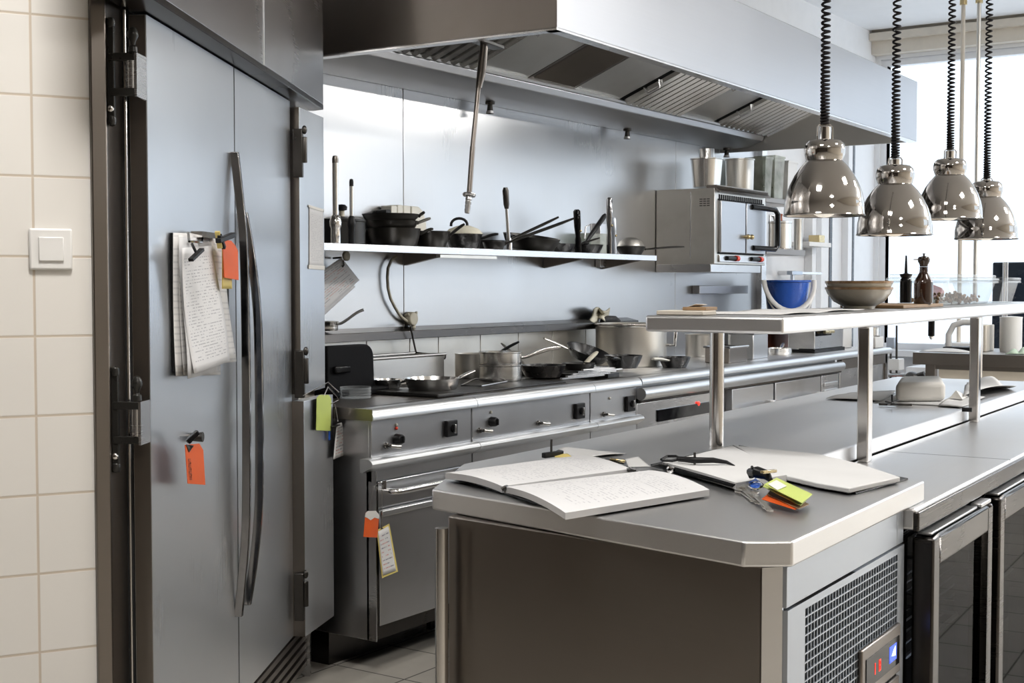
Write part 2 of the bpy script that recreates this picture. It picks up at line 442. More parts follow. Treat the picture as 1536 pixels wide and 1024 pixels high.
struct(G().bx(XF - 0.12, XF, -3.3, 3.56, WZ0 - 0.05, WZ0), 'trim_1', 'white_paint', bev=0.004)           # sill
struct(G().bx(XF - 0.10, XF, -3.6, YW, WZ1 + 0.03, ZC).bx(XF - 0.16, XF - 0.1, -3.6, YW, WZ1 + 0.13, WZ1 + 0.19), 'trim_2', 'cream_paint', bev=0.004)  # cornice
# ceiling tray with its slots near the windows
struct(G().bx(8.6, XF - 0.16, -3.6, YW, ZC - 0.06, ZC), 'trim_3', 'white_paint')
struct(G().bx(9.05, 9.07, -1.6, 3.2, ZC - 0.064, ZC - 0.06).bx(9.45, 9.47, -2.2, 2.2, ZC - 0.064, ZC - 0.06), 'trim_4', 'dark_metal')
# steel cladding behind the cookers: three sheets
XS = [2.98, at(602, 300, y=YW).x, at(1011, 260, y=YW).x, at(1132, 420, y=YW).x]
for i in range(3):
    struct(G().bx(XS[i] + 0.0015, XS[i + 1] - 0.0015, YW - 0.012, YW - 0.0005, 0.0, 2.45), 'trim_%d' % (5 + i), 'steel_clad', at=(XS[i], YW, 0), bev=0.002)
# white vertical trims and a door on the far part of the back wall
for k, (a, b, d, mat) in enumerate(((1132, 1139, 0.05, 'steel'), (1206, 1212, 0.06, 'white_paint'), (1224, 1230, 0.04, 'white_paint'), (1243, 1247, 0.006, 'navy_dark'), (1262, 1268, 0.05, 'white_paint'), (1277, 1280, 0.006, 'navy_dark'))):
    xa, xb = at(a, 400, y=YW).x, at(b, 400, y=YW).x
    struct(G().bx(xa, xb, YW - d, YW, 0, 2.9), 'trim_%d' % (8 + k), mat, at=(xa, YW, 0), bev=0.003)
# tiled wall on the left
use(FT)
YT = 2.842
struct(G().bx(0.12, 0.476, YT, YT + 0.08, 0, ZC), 'wall_left', 'wall_tiles', at=(0.363, YT, 1.2055))
struct(G().pr([(0.4765, YT - 0.012), (0.507, YT - 0.012), (0.512, YT - 0.004), (0.552, YT + 0.055), (0.56, YT + 0.12), (0.4765, YT + 0.12)], 'z', 0, 2.7), 'trim_14', 'steel_dark', bev=0.003)
MATS['wall_tiles'].node_tree.nodes  # (square tiles)

# light switch on the tiled wall
t = thing('light_switch', 'square white light switch on the cream tiled wall', 'light switch', (0.3955, YT, 1.382))
cx, cz = 0.3955, 1.382
G().bx(cx - .042, cx + .042, YT - .009, YT, cz - .042, cz + .042).ob('frame_plate', 'white_plastic', par=t, bev=.006, seg=3)
G().bx(cx - .0245, cx + .0245, YT - .013, YT - .0085, cz - .0245, cz + .0245).ob('rocker', 'white_plastic', par=t, bev=.002)

# ================================================================== REFRIGERATOR BANK
use(FK)
YK = 0.944
fr = thing('reach_in_refrigerator', 'tall brushed steel reach-in refrigerator with long bow handles beside the tiled wall', 'refrigerator', (2.79, YK + .3, 0))
G().bx(2.80, 4.40, YK + .040, YK + .55, .02, 2.6).ob('cabinet', 'steel_dark', par=fr, bev=.003)
def hinge(par, x, z, s=1.0, side=-1):
    """strap hinge on the frame and door edge, pin knob on top"""
    y0 = YK - .010
    g = G()
    g.la([(0, .052 * s), (.006 * s, .05 * s), (.0105 * s, .041 * s), (.0115 * s, .033 * s), (.006 * s, .022 * s), (.0045 * s, .014 * s), (.009 * s, .012 * s), (.010 * s, 0)], (x, y0 + .012, z + .028 * s), 14)
    for q0, q1 in ((.010, .026), (-.062, -.046)): g.bx(x - .010, x + .004, y0 + .006, y0 + .060, z + q0 * s, z + q1 * s)
    g.bx(x - .008, x + .002, y0 + .050, y0 + .064, z - .112 * s, z + .088 * s)
    g.la([(0, .012), (.008, .009), (.0095, 0), (.008, -.009), (0, -.012)], (x - .003, y0 + .057, z + .088 * s), 12).la([(0, .012), (.008, .009), (.0095, 0), (.008, -.009), (0, -.012)], (x - .003, y0 + .057, z - .112 * s), 12)
    h = g.ob('hinge', 'hinge_black', par=par, bev=.0015)
    G().cy((x, y0 + .014, z - .046 * s), (x, y0 + .014, z + .010 * s), .0115, n=16).bx(x - .011, x + .050, y0 + .001, y0 + .006, z - .064 * s, z + .026 * s).ob('hinge_barrel', 'steel', par=par)
    G().sp((x - .009, y0 + .057, z - .088 * s), (.005, .007, .0075), 12).ob('screw', 'chrome', par=par)
    return h
def bow_handle(par, x, z0, z1, dp, w=.014):
    pts = [(x, YK - .008, z1), (x, YK - dp * .55, z1 - .10), (x, YK - dp * .9, z1 - .24), (x, YK - dp, (z0 + z1) / 2 + .15), (x, YK - dp, (z0 + z1) / 2 - .15), (x, YK - dp * .9, z0 + .24), (x, YK - dp * .55, z0 + .10), (x, YK - .008, z0)]
    P = []
    for i in range(len(pts) - 1):
        a, b = V(pts[max(i - 1, 0)]), V(pts[min(i + 2, len(pts) - 1)]); p, q = V(pts[i]), V(pts[i + 1])
        for k in range(4):
            tt = k / 4
            P.append(0.5 * ((2 * p) + (q - a) * tt + (2 * a - 5 * p + 4 * q - b) * tt**2 + (3 * p - a - 3 * q + b) * tt**3))
    P.append(V(pts[-1]))
    g = G()
    ring = []
    for p in P: ring.append([g.v(p + V((sx * w / 2, sy * .011, 0))) for sx, sy in ((-1, -1), (1, -1), (1, 1), (-1, 1))])
    for a, b in zip(ring, ring[1:]):
        for k in range(4): g.f([a[k], a[(k + 1) % 4], b[(k + 1) % 4], b[k]])
    g.f(ring[0][::-1]); g.f(ring[-1])
    for zz in (z0 + .01, z1 - .01): g.cy((x, YK - .006, zz), (x, YK + .001, zz), .006, n=10)
    return g.ob('bow_handle', 'handle_chrome', par=par, bev=.002), P
ZD0, ZD1 = .20, 1.88
d1 = G().bx(2.79, 3.474, YK, YK + .038, ZD0, ZD1).ob('door', 'steel_door', par=fr)
d2 = G().bx(3.484, 4.125, YK, YK + .038, ZD0, ZD1).ob('door', 'steel_door', par=fr)
G().bx(2.786, 2.7925, YK + .001, YK + .036, ZD0, ZD1 - .002).ob('edge_shade', 'steel_dark', par=d1)  # dark skin painting shade onto the near door edge
def slab_door(a, b, z0, z1, th, name='door'):
    a, b = V((*a, 0)), V((*b, 0)); d = (b - a).normalized(); nrm = V((-d.y, d.x, 0)) * th
    pts = [a, b, b + nrm, a + nrm]
    o = G().pr([(p.x, p.y) for p in pts], 'z', z0, z1).ob(name, 'steel_door', par=fr, bev=.001)
    e = [a - d * .0015, a + d * .0002, a + d * .0002 + nrm, a - d * .0015 + nrm]
    G().pr([(p.x, p.y) for p in e], 'z', z0, z1).ob('edge_shade', 'steel_dark', par=o)  # dark skin added on the door edge to paint out its bright reflection
    return o
d3 = slab_door((4.147, .920), (4.415, .897), .965, 1.865, .04)
d4 = slab_door((4.120, .905), (4.389, .866), .20, .945, .04)
G().bx(3.4745, 3.4835, YK + .002, YK + .038, ZD0, ZD1).ob('gap_shade', 'rubber', par=fr)  # dark filler added so the slit between the doors looks shaded
h1, hp = bow_handle(d1, 3.447, .433, 1.656, .034)
h2, _ = bow_handle(d2, 3.533, .443, 1.504, .046)
for (px, py) in ((193, 95), (203, 622)): hinge(d1, 2.712, FK.at(px, py, y=YK).z, 1.0)
for (par, x, z) in ((d3, 4.135, 1.72), (d3, 4.137, 1.03), (d4, 4.112, .33)):
    G().bx(x - .014, x + .006, .905, .935, z - .075, z + .075).cy((x - .004, .90, z - .03), (x - .004, .90, z + .05), .009, n=10).sp((x - .004, .90, z + .072), (.009, .009, .014), 10).ob('hinge', 'dark_metal', par=par, bev=.002)
# long closing rod in the gap by the frame
G().cy((2.742, YK + .03, .05), (2.742, YK + .03, 1.88), .0028, n=8).ob('rod', 'tube_steel', par=fr)
G().bx(2.790, 2.80, YK + .040, YK + .075, 0.02, 2.6).ob('gasket', 'rubber', par=fr)
# header above the doors with its dark channel below
G().bx(2.50, 3.60, .895, YK + .04, 1.905, 2.65).ob('header_panel', 'steel', par=fr, bev=.002)
G().bx(3.602, 4.395, .893, YK + .04, 1.905, 2.65).ob('header_panel', 'steel', par=fr, bev=.002)
G().pr([(YK - .052, 1.888), (YK - .020, 1.884), (YK + .035, 1.884), (YK + .035, 1.904), (YK - .052, 1.904)], 'x', 2.50, 4.39).ob('header_channel', 'steel_black', par=fr, bev=.0015)
# toe kick louvres
g = G()
for k in range(5): g.pr([(YK + .035, .03 + k * .031), (YK + .012, .034 + k * .031), (YK + .010, .054 + k * .031), (YK + .035, .058 + k * .031)], 'x', 2.8, 4.36)
g.ob('kick_grille', 'steel_dark', par=fr, bev=.001)
G().bx(4.365, 4.385, YK + .0, YK + .03, 0, .195).ob('kick_end_post', 'steel', par=fr)
for x in (2.9, 4.3): G().cy((x, YK + .1, 0), (x, YK + .1, .03), .025).ob('foot', 'rubber', par=fr)

# ================================================================== EXTRACTOR HOOD
use(FH)
ZH = 2.12
hl = at(835, 43, z=ZH); hr = at(1375, 213, z=ZH); HYF = (hl.y + hr.y) / 2
MWtoH = FH.I @ FW.M
hood = thing('extractor_hood', 'long brushed steel extractor hood hanging over the cooking range', 'extractor hood', ((hl.x + hr.x) / 2, 2.9, ZH))
ZT = at(1375, 122, y=hr.y).z
def wallY(x): # back wall line seen from the hood's frame
    a = MWtoH @ V((0, YW - .014, 0)); b = MWtoH @ V((10, YW - .014, 0)); return a.y + (b.y - a.y) * (x - a.x) / (b.x - a.x)
bl = V((hl.x - .02, wallY(hl.x) - .0, ZH)); br = V((hr.x, wallY(hr.x), ZH))
def wallbox(a, b, th, z0, z1, inward):
    d = (b - a).normalized(); n_ = V((-d.y, d.x, 0)) * th * inward
    return [(p.x, p.y) for p in (a, b, b + n_, a + n_)]
G().pr(wallbox(hl, hr, .02, ZH, ZT, 1), 'z', ZH, ZT).ob('front_panel', 'steel_hood', par=hood, bev=.003)
G().pr(wallbox(hl, bl, .02, ZH, ZT, -1), 'z', ZH, ZT).ob('end_panel', 'steel_dark', par=hood, bev=.002)  # darker steel than the front paints in the dim room this end mirrors
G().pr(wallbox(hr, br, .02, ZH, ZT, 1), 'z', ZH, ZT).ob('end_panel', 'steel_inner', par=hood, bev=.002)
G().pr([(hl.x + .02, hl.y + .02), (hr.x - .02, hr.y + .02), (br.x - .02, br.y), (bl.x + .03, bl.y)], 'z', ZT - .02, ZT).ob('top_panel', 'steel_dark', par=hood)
# turned lip along the bottom rim
G().pr(wallbox(hl, hr, .045, 0, 0, 1), 'z', ZH - .003, ZH + .006).pr(wallbox(hl, bl, .04, 0, 0, -1), 'z', ZH - .003, ZH + .006).ob('rim', 'steel_h', par=hood)
# grease gutter along the wall, and the sloping filter bank
def gy(x, d): return wallY(x) - d
def run(prof, x0, x1):     # profile of (distance from wall, z) along the wall
    lo = [V((x0, gy(x0, d), z)) for d, z in prof]; hi = [V((x1, gy(x1, d), z)) for d, z in prof]
    return lo, hi
gx0, gx1 = hl.x + .12, hr.x - .03
g = G(); g.hexa(*run([(0, 2.14), (.19, 2.14), (.285, 2.175), (.30, 2.205), (.285, 2.215), (0, 2.28)], gx0, gx1))
g.ob('grease_gutter', 'steel_hood', par=hood, bev=.004)
g = G(); g.hexa(*run([(.29, 2.212), (.303, 2.207), (.312, 2.216), (.30, 2.225)], gx0, gx1)); g.ob('filter_ledge', 'bright_rail', par=hood)
def fpt(x, t, lift=0):     # point on the filter plane, t from bottom to top
    d0, z0, d1, z1 = .30, 2.225, .80, ZT - .03
    d = d0 + (d1 - d0) * t; z = z0 + (z1 - z0) * t
    nx = V((0, -(z1 - z0), -(d1 - d0))).normalized()
    return V((x, gy(x, d), z)) + nx * lift
def panel(x0, x1, kind):
    g = G()
    g.hexa([fpt(x0, 0), fpt(x1, 0), fpt(x1, 1), fpt(x0, 1)], [fpt(x0, 0, -.02), fpt(x1, 0, -.02), fpt(x1, 1, -.02), fpt(x0, 1, -.02)])
    if kind == 'baffle':
        n = max(5, int((x1 - x0) / .062)); g.mi = 1
        for k in range(n):
            a = x0 + .012 + (x1 - x0 - .024) * (k + .5) / n
            P = [(-.018, .004), (-.016, .024), (.0, .034), (.016, .024), (.018, .004)]
            g.hexa([fpt(a + dx, .02, l) for dx, l in P], [fpt(a + dx, .98, l) for dx, l in P])
    if kind == 'mesh':
        for k in range(26):
            a = x0 + .02 + (x1 - x0 - .04) * (k + .5) / 26
            g.hexa([fpt(a - .004, .03, .001), fpt(a + .004, .03, .001), fpt(a, .03, .006)], [fpt(a - .004, .97, .001), fpt(a + .004, .97, .001), fpt(a, .97, .006)])
    o = g.ob({'baffle': 'baffle_filter', 'mesh': 'mesh_filter', 'blank': 'blank_panel'}[kind], {'baffle': ('dark_inside', 'steel_pan'), 'mesh': 'steel_dark', 'blank': 'steel_inner'}[kind], par=hood)  # dark base between bright ribs paints shade into the baffle gaps
    if kind == 'baffle':
        for q in (.33, .67):
            a = x0 + (x1 - x0) * (.98 if q > .5 else .02)
            G().tu([fpt(a, q - .08, .004), fpt(a, q - .06, .04), fpt(a, q + .06, .04), fpt(a, q + .08, .004)], .006, 8).ob('filter_handle', 'steel', par=o)
    return o
def fx(px, py): return FH.at(px, py, y=gy(5.5, .30)).x
xs = [hl.x + .1, fx(583, 75), fx(718, 107), fx(795, 124), fx(862, 139), fx(927, 154), fx(1012, 174), fx(1063, 186), fx(1157, 207), hr.x - .04]
for (a, b, k) in zip(xs, xs[1:], ['blank', 'baffle', 'blank', 'mesh', 'blank', 'baffle', 'blank', 'baffle', 'blank']): panel(a + .004, b - .004, k)
# the working lamps of the hood, behind the front lip
for (a, b) in ((.35, 1.55), (1.75, 2.95)):
    x0, x1 = hl.x + a, hl.x + b; yy = hl.y + .16
    l = G().bx(x0, x1, yy - .04, yy + .04, 2.38, 2.42).ob('lamp_housing', 'white_paint', par=hood)
    G().cy((x0 + .03, yy, 2.365), (x1 - .03, yy, 2.365), .014, n=12).ob('lamp_tube', 'hood_tube', par=l)
    L = bpy.data.lights.new('hood_lamp', 'AREA'); L.shape = 'RECTANGLE'; L.size = x1 - x0 - .06; L.size_y = .03; L.energy = 5.5; L.color = (1, .985, .95)
    lo = bpy.data.objects.new('hood_lamp', L); COL.objects.link(lo)
    lo.matrix_world = CUR.M @ Matrix.Translation(V(((x0 + x1) / 2, yy, 2.345))) @ Matrix.Rotation(math.radians(35), 4, 'X')
use(FW)
# fire-suppression nozzles under the gutter
for k, (px, py, lab) in enumerate(((735, 150, 'small black cup nozzle under the hood, beside the hanging steel pipe'), (941, 190, 'small black cup nozzle under the hood, mid-wall left of the wall oven'), (1090, 222, 'small black cup nozzle under the hood, above the wall oven buckets'))):
    p = at(px, py, y=YW - .09)
    t = thing('hood_nozzle', lab, 'hood nozzle', (p.x, p.y, 2.145), 'nozzles under the hood')
    G().la([(0, 0), (.022, 0), (.022, -.018), (.013, -.02)], (p.x, p.y, 2.146), 16).la([(.011, -.018), (.016, -.055), (.019, -.06), (.017, -.06), (0, -.05)], (p.x, p.y, 2.146), 16).ob('cup', 'dark_metal', par=t)
    G().la([(.0172, -.048), (.0195, -.06), (.0175, -.06)], (p.x, p.y, 2.1465), 16).ob('rim', 'steel', par=t)
# hanging pipe
pt = at(726, 72, y=2.75); pm = at(720, 150, y=2.75); pb = at(704, 290, y=2.75)
t = thing('hanging_pipe', 'thin steel pipe with hose fitting hanging from the hood in front of the wall', 'pipe', pt)
G().tu([pt + V((0, 0, .12)), pt, at(722, 110, y=2.75), at(718, 132, y=2.75)], [.012, .014, .016, .011], 10).ob('bracket', 'steel_dark', par=t)
G().beam(at(714, 60, y=2.75), at(748, 72, y=2.75), .05, .012).ob('bracket_plate', 'hinge_black', par=t, bev=.002)
G().cy(at(718, 128, y=2.75), at(709, 220, y=2.75), .0085).cy(at(709, 220, y=2.75), pb, .0095).ob('pipe_tube', 'steel_dark', par=t)
g = G(); a = pb; dn = (pb - pm).normalized()
g.la([(0, 0), (.022, 0), (.024, .004), (.022, .010), (0, .010)], a, 18, dn)
for k in range(4): g.la([(0, .0), (.011, .001), (.012 - k * .001, .012), (.008, .0155), (0, .0155)], a + dn * (.010 + k * .015), 14, dn)
g.ob('hose_fitting', 'steel', par=t)

# ================================================================== COOKING RANGE
use(FW)
YF, XR = 2.84, 3.36
YB = YW - .014
S1, S2, S3 = 3.953, 4.799, 5.20
def nose(x0, x1, y, z, r, name, mat, par, back=.08, h=.04):
    P = [(y + back, z), (y + r, z)] + [(y + r - r * math.sin(a), z - r + r * math.cos(a)) for a in [PI / 2 * i / 6 for i in range(1, 7)]] + [(y, z - h + .004), (y + .005, z - h), (y + back, z - h)]
    return G().pr(P, 'x', x0, x1).ob(name, mat, par=par, bev=0)
units = [(XR, S1, 3.385), (S1, S2, S1 + .004), (S2, S3, S2 + .004)]
labs = ['steel range unit at the left end, with a tagged oven door below', 'steel range unit in the middle of the three, with three black controls', 'narrow steel range unit between the wide range and the drawer counter']
RNG = []
for k, (x0, x1, xb) in enumerate(units):
    x0 += .0015; x1 -= .0015
    t = thing('range_unit', labs[k], 'range', ((x0 + x1) / 2, 3.2, 0), 'range units along the cooking wall'); RNG.append(t)
    G().bx(xb, x1, 2.88, YB, .12, .858).ob('body', 'steel_range', par=t, bev=.002)
    G().bx(x0, x1, 2.905, YB, .86, .90).ob('hob_top', 'steel_dark', par=t, bev=.002)
    nose(x0, x1, YF, .90, .030, 'front_edge', 'bright_rail', t)
    G().bx(xb + .02, x1, 3.08, YB - .05, 0, .12).ob('plinth', 'steel_black', par=t)
    if k == 0: G().bx(x0 - .0015, x0 + .001, YF + .004, YB, .861, .899).ob('end_shade_plate', 'steel_dark', par=t)  # dark plate added over the slab end in place of a bright reflection
    # control panel
    G().bx(xb, x1 - .004, 2.868, 2.88, .735, .858).ob('control_panel', 'steel_range', par=t, bev=.002)
    # guard rail
    G().pr([(2.86, .735), (2.845, .735), (2.832, .730), (2.826, .720), (2.832, .710), (2.845, .703), (2.868, .690), (2.88, .69), (2.88, .735)], 'x', xb - .045 if k == 0 else x0, x1).ob('guard_rail', 'bright_rail', par=t, bev=.0)
    G().bx(xb, x1, 2.868, 2.884, .655, .690).ob('lower_band', 'steel_range', par=t)
    if k == 0:
        dr = G().bx(xb + .012, x1 - .035, 2.862, 2.88, .562, .652).ob('oven_panel', 'steel_range', par=t, bev=.003)
        G().tu(bez((xb + .065, 2.862, .617), (xb + .065, 2.82, .617), (xb + .07, 2.815, .617), (xb + .10, 2.815, .617), 6) + bez((3.83, 2.815, .617), (3.86, 2.815, .617), (3.865, 2.82, .617), (3.865, 2.862, .617), 6), .010, 12).ob('oven_handle', 'chrome', par=dr)
        d = G().bx(xb + .03, x1 - .01, 2.858, 2.88, .165, .556).ob('oven_door', 'steel_range', par=t, bev=.004)
        G().bx(xb + .03, x1 - .01, 2.845, 2.858, .535, .556).ob('door_top_rail', 'bright_rail', par=d, bev=.003)
        G().bx(xb + .006, xb + .026, 2.860, 2.885, .13, .655).ob('hinge_stile', 'steel_black', par=t, bev=.002)
        G().bx(xb, xb + .004, 2.85, 2.89, .12, .69).ob('corner_strip', 'steel', par=t)
    else:
        d = G().bx(xb + .03, x1 - .03, 2.862, 2.88, .16, .645).ob('oven_door', 'steel_range', par=t, bev=.004)
        G().cy((xb + .07, 2.835, .60), (x1 - .07, 2.835, .60), .010).ob('oven_handle', 'steel', par=d)
    G().bx(xb + .02, x1, 2.87, 3.1, .118, .16).ob('bottom_rail', 'steel_black', par=t)
def knob(par, px, py, r, kind):
    p = at(px, py, y=2.868); x, z = p.x, p.z
    if kind == 'round':
        G().la([(0, 0), (r * 1.05, 0), (r, .006), (r * .92, .020), (r * .75, .026), (0, .027)], (x, 2.868, z), 24, (0, -1, 0)).bx(x - r * .13, x + r * .13, 2.834, 2.842, z - r * .6, z + r * .6).ob('control_knob', 'black_plastic', par=par, bev=.001)
    elif kind == 'plate':
        o = G().bx(x - r, x + r, 2.852, 2.868, z - r * .95, z + r * .95).ob('switch_plate', 'black_plastic', par=par, bev=.004, seg=3)
        G().la([(0, 0), (.014, 0), (.013, .006), (.0, .008)], (x, 2.852, z), 20, (0, -1, 0)).ob('switch_dial', 'black_gloss', par=o)
        G().bx(x - .0035, x + .0035, 2.836, 2.850, z - .016, z + .016).ob('switch_bar', 'steel', par=o, bev=.002)
    elif kind == 'tap':
        o = G().la([(0, 0), (.011, 0), (.010, .008), (.006, .010), (.006, .022), (0, .022)], (x, 2.868, z), 16, (0, -1, 0)).ob('gas_tap', 'dark_metal', par=par)
        G().tu([(x, 2.848, z), (x + .022, 2.842, z - .004), (x + .042, 2.842, z - .006)], [.0065, .006, .0075], 10).ob('tap_lever', 'steel_old', par=o)
    elif kind == 'lamp':
        G().sp((x, 2.866, z), (.006, .006, .006), 10).ob('pilot_lamp', r, par=par)
knob(RNG[0], 595, 658, .019, 'round'); knob(RNG[0], 579, 668, 0, 'tap'); knob(RNG[0], 674, 642, .031, 'plate'); knob(RNG[0], 594, 642, 'red_plastic', 'lamp'); knob(RNG[0], 594, 637, 'ivory', 'lamp')
knob(RNG[1], 737, 632, .019, 'round'); knob(RNG[1], 719, 645, 0, 'tap'); knob(RNG[1], 807, 634, 0, 'tap'); knob(RNG[1], 867, 616, .034, 'plate'); knob(RNG[1], 736, 618, 'ivory', 'lamp')
knob(RNG[2], 905, 621, 0, 'tap'); knob(RNG[2], 943, 605, .036, 'plate'); knob(RNG[2], 914, 597, 'ivory', 'lamp')

# refrigerated drawer counter and the end cabinet
S4 = 7.72; S5 = 8.60
t = thing('drawer_counter', 'long steel counter with two handled drawers and a black control strip', 'counter', (6.4, 3.2, 0))
G().bx(S3 + .003, S4, 2.90, YB, .12, .858).ob('body', 'steel_range', par=t, bev=.002)
G().bx(S3 + .003, S5, 2.905, YB, .86, .90).ob('worktop', 'steel_top', par=t, bev=.002)
nose(S3 + .003, S5, YF, .90, .022, 'front_edge', 'bright_rail', t, h=.035)
G().tu([(S3 + .004, 2.85, .825), (S4 - .03, 2.85, .825), (S4 - .01, 2.865, .825)], .028, 14).ob('guard_rail', 'bright_rail', par=t)
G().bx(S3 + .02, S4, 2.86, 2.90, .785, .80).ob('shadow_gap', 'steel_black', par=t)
xa = at(983, 620, y=2.88).x; xb_ = at(1072, 600, y=2.88).x
c = G().bx(S3 + .01, xb_ + .03, 2.872, 2.90, .60, .782).ob('control_panel', 'steel', par=t, bev=.003)
G().bx(xa, xb_, 2.866, 2.873, .683, .738).ob('control_strip', 'black_gloss', par=c, bev=.001)
pl = at(1048, 605, y=2.866)
G().sp((pl.x, 2.866, pl.z), (.011, .006, .011), 12).ob('red_lamp', 'red_light', par=c)
for (px0, px1, py0) in ((1095, 1157, 575), (1160, 1228, 563)):
    x0 = at(px0, py0, y=2.875).x; x1 = at(px1, py0, y=2.875).x
    d = G().bx(x0, x1, 2.862, 2.90, .60, .782).ob('drawer', 'steel_range', par=t, bev=.003)
    a, b = x0 + (x1 - x0) * .16, x0 + (x1 - x0) * .93
    G().tu(bez((a, 2.862, .672), (a, 2.82, .672), (a + .02, 2.81, .672), (a + .07, 2.81, .674), 6) + bez((b - .07, 2.81, .684), (b - .02, 2.81, .684), (b, 2.82, .684), (b, 2.862, .684), 6), .011, 10).ob('drawer_handle', 'chrome', par=d)
x0 = at(1231, 556, y=2.875).x
v_ = G().bx(x0, S4 - .03, 2.868, 2.90, .60, .782).ob('vent_panel', 'steel', par=t, bev=.002)
for zz in (.715, .675): G().bx(x0 + .03, S4 - .06, 2.858, 2.872, zz, zz + .022).ob('louvre', 'bright_rail', par=v_, bev=.003)
G().bx(S3 + .05, S4, 3.0, YB, 0, .12).ob('plinth', 'steel_black', par=t)
G().bx(S4 + .03, S5 - .02, 2.88, 2.95, .66, .80).ob('end_panel', 'steel', par=t, bev=.003)
G().bx(S5 - .05, S5 - .01, 2.87, 2.91, 0, .86).ob('leg', 'steel_dark', par=t)
G().bx(S4 + .03, S5 - .02, 2.87, 2.90, .80, .86).ob('apron', 'steel_dark', par=t)
# splashback ledge and upstand tiles behind the range
zl = at(760, 493, y=YB - .07).z
t = thing('splashback_ledge', 'long dark steel ledge running along the wall behind the pans', 'ledge', (4.9, YB, zl))
G().pr([(YB - .002, zl + .028), (YB - .075, zl + .012), (YB - .08, zl - .022), (YB - .06, zl - .022), (YB - .002, zl - .015)], 'x', 3.4, at(905, 490, y=YB).x + .25).ob('ledge_lip', 'steel_black', par=t, bev=.002)
ux = [3.40] + [at(px, 515, y=YB - .02).x for px in (547, 612, 655, 718, 775, 826, 876, 925)]
for a, b in zip(ux, ux[1:]): G().bx(a + .002, b - .002, YB - .03, YB - .002, .90, zl - .017).ob('upstand_tile', 'steel_old', par=t, bev=.002)

# ================================================================== PREP ISLAND
use(FI)
TOP, LOW = .90, .857
def A9(px, py): return at(px, py, z=TOP)
a_, b_, c_, d_ = A9(648, 733), A9(1115, 812), A9(1195, 812), A9(1387, 721)
YI, YL, YS, XE = .75, 1.718, 1.075, 5.95
isl = thing('prep_island', 'long steel prep island with chamfered end, vent grille and two-level worktop', 'kitchen island', (3.6, 1.25, 0))
P = [(a_.x, a_.y), (b_.x, b_.y), (c_.x, YI), (d_.x, YI), (d_.x, YS), (XE, YS), (XE, YL), (A9(690, 695).x, YL)]
G().pr(P, 'z', LOW + .001, TOP).ob('worktop', 'steel_top', par=isl, bev=.004, seg=3)
# end face, chamfer post, corner tube
def in_(p, dx, dy): return (p.x + dx, p.y + dy)
e1, e2, e3 = at(672, 775, z=.855), at(1143, 852, z=.855), at(1188, 852, z=.855)
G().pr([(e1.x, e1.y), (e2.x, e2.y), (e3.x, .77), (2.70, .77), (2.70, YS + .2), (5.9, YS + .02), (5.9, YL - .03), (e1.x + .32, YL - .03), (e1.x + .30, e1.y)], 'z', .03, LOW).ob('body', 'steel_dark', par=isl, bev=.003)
o1 = at(668, 790, z=.84)
G().cy((o1.x - .004, o1.y + .006, .03), (o1.x - .004, o1.y + .006, .838), .013, n=18).ob('corner_tube', 'tube_steel', par=isl)
G().pr([(e2.x - .002, e2.y - .001), (e3.x - .001, .768), (e3.x + .003, .768), (e2.x + .004, e2.y)], 'z', .03, LOW - .001).ob('corner_post', 'steel', par=isl)
G().bx(e3.x + .002, 2.655, .762, .77, .788, LOW - .002).bx(2.658, 2.70, .762, .77, .788, LOW - .002).ob('top_strip', 'galvanised', par=isl, bev=.001)
gx0, gx1, gz0, gz1 = 2.122, 2.655, .40, .772
g = G(); X0, X1 = e3.x + .002, 2.70
g.bx(X0, gx0, .760, .769, .05, .784).bx(gx1, X1, .760, .769, .05, .784).bx(gx0, gx1, .760, .769, gz1, .784)
g.bx(gx0, gx1, .760, .769, .05, gz0)
fp = g.ob('vent_frame', 'galvanised', par=isl)
g = G(); nx, nz = 34, 24
for i in range(nx + 1):
    x = gx0 + (gx1 - gx0) * i / nx; g.bx(x - .0012, x + .0012, .7605, .763, gz0, gz1)
for j in range(nz + 1):
    z = gz0 + (gz1 - gz0) * j / nz; g.bx(gx0, gx1, .7598, .7628, z - .0012, z + .0012)
g.ob('vent_mesh', 'galvanised', par=fp)
G().bx(gx0, gx1, .7685, .7695, gz0, gz1).ob('vent_backing', 'dark_inside', par=fp)
# thermostat
q0, q1 = at(1291, 1000, y=.755), at(1347, 952, y=.755)
cu = G().bx(q0.x, q1.x + .01, .752, .762, .535, .634).ob('thermostat', 'steel_dark', par=isl, bev=.004, seg=3)
G().bx(q0.x + .022, q1.x - .005, .7505, .7525, .556, .612).ob('display', 'black_gloss', par=cu)
def seg7(x, z, h, segs):
    g = G(); w = h * .5; s = h * .12
    R_ = {'a': (0, w, h - s, h), 'b': (w - s, w, h / 2, h), 'c': (w - s, w, 0, h / 2), 'd': (0, w, 0, s), 'e': (0, s, 0, h / 2), 'f': (0, s, h / 2, h), 'g': (0, w, h / 2 - s / 2, h / 2 + s / 2)}
    for k in segs: g.bx(x + R_[k][0], x + R_[k][1], .7498, .7506, z + R_[k][2], z + R_[k][3])
    return g
dx0 = q0.x + .022; dw = q1.x - .005 - dx0
seg7(dx0 + dw * .20, .572, .022, 'bc').ob('digit', 'red_light', par=cu)
seg7(dx0 + dw * .36, .572, .022, 'abcdefg').ob('digit', 'red_light', par=cu)
G().bx(dx0 + dw * .68, dx0 + dw * .90, .7498, .7506, .570, .602).ob('blue_window', 'blue_light', par=cu)
G().pr([(dx0 + dw * .74, .582), (dx0 + dw * .86, .578), (dx0 + dw * .86, .598), (dx0 + dw * .80, .592)], 'y', .7494, .7499).ob('cool_symbol', 'cyan_light', par=cu)
G().bx(q0.x, q1.x + .01, .754, .762, .40, .528).ob('lower_plate', 'steel_dark', par=isl, bev=.003)
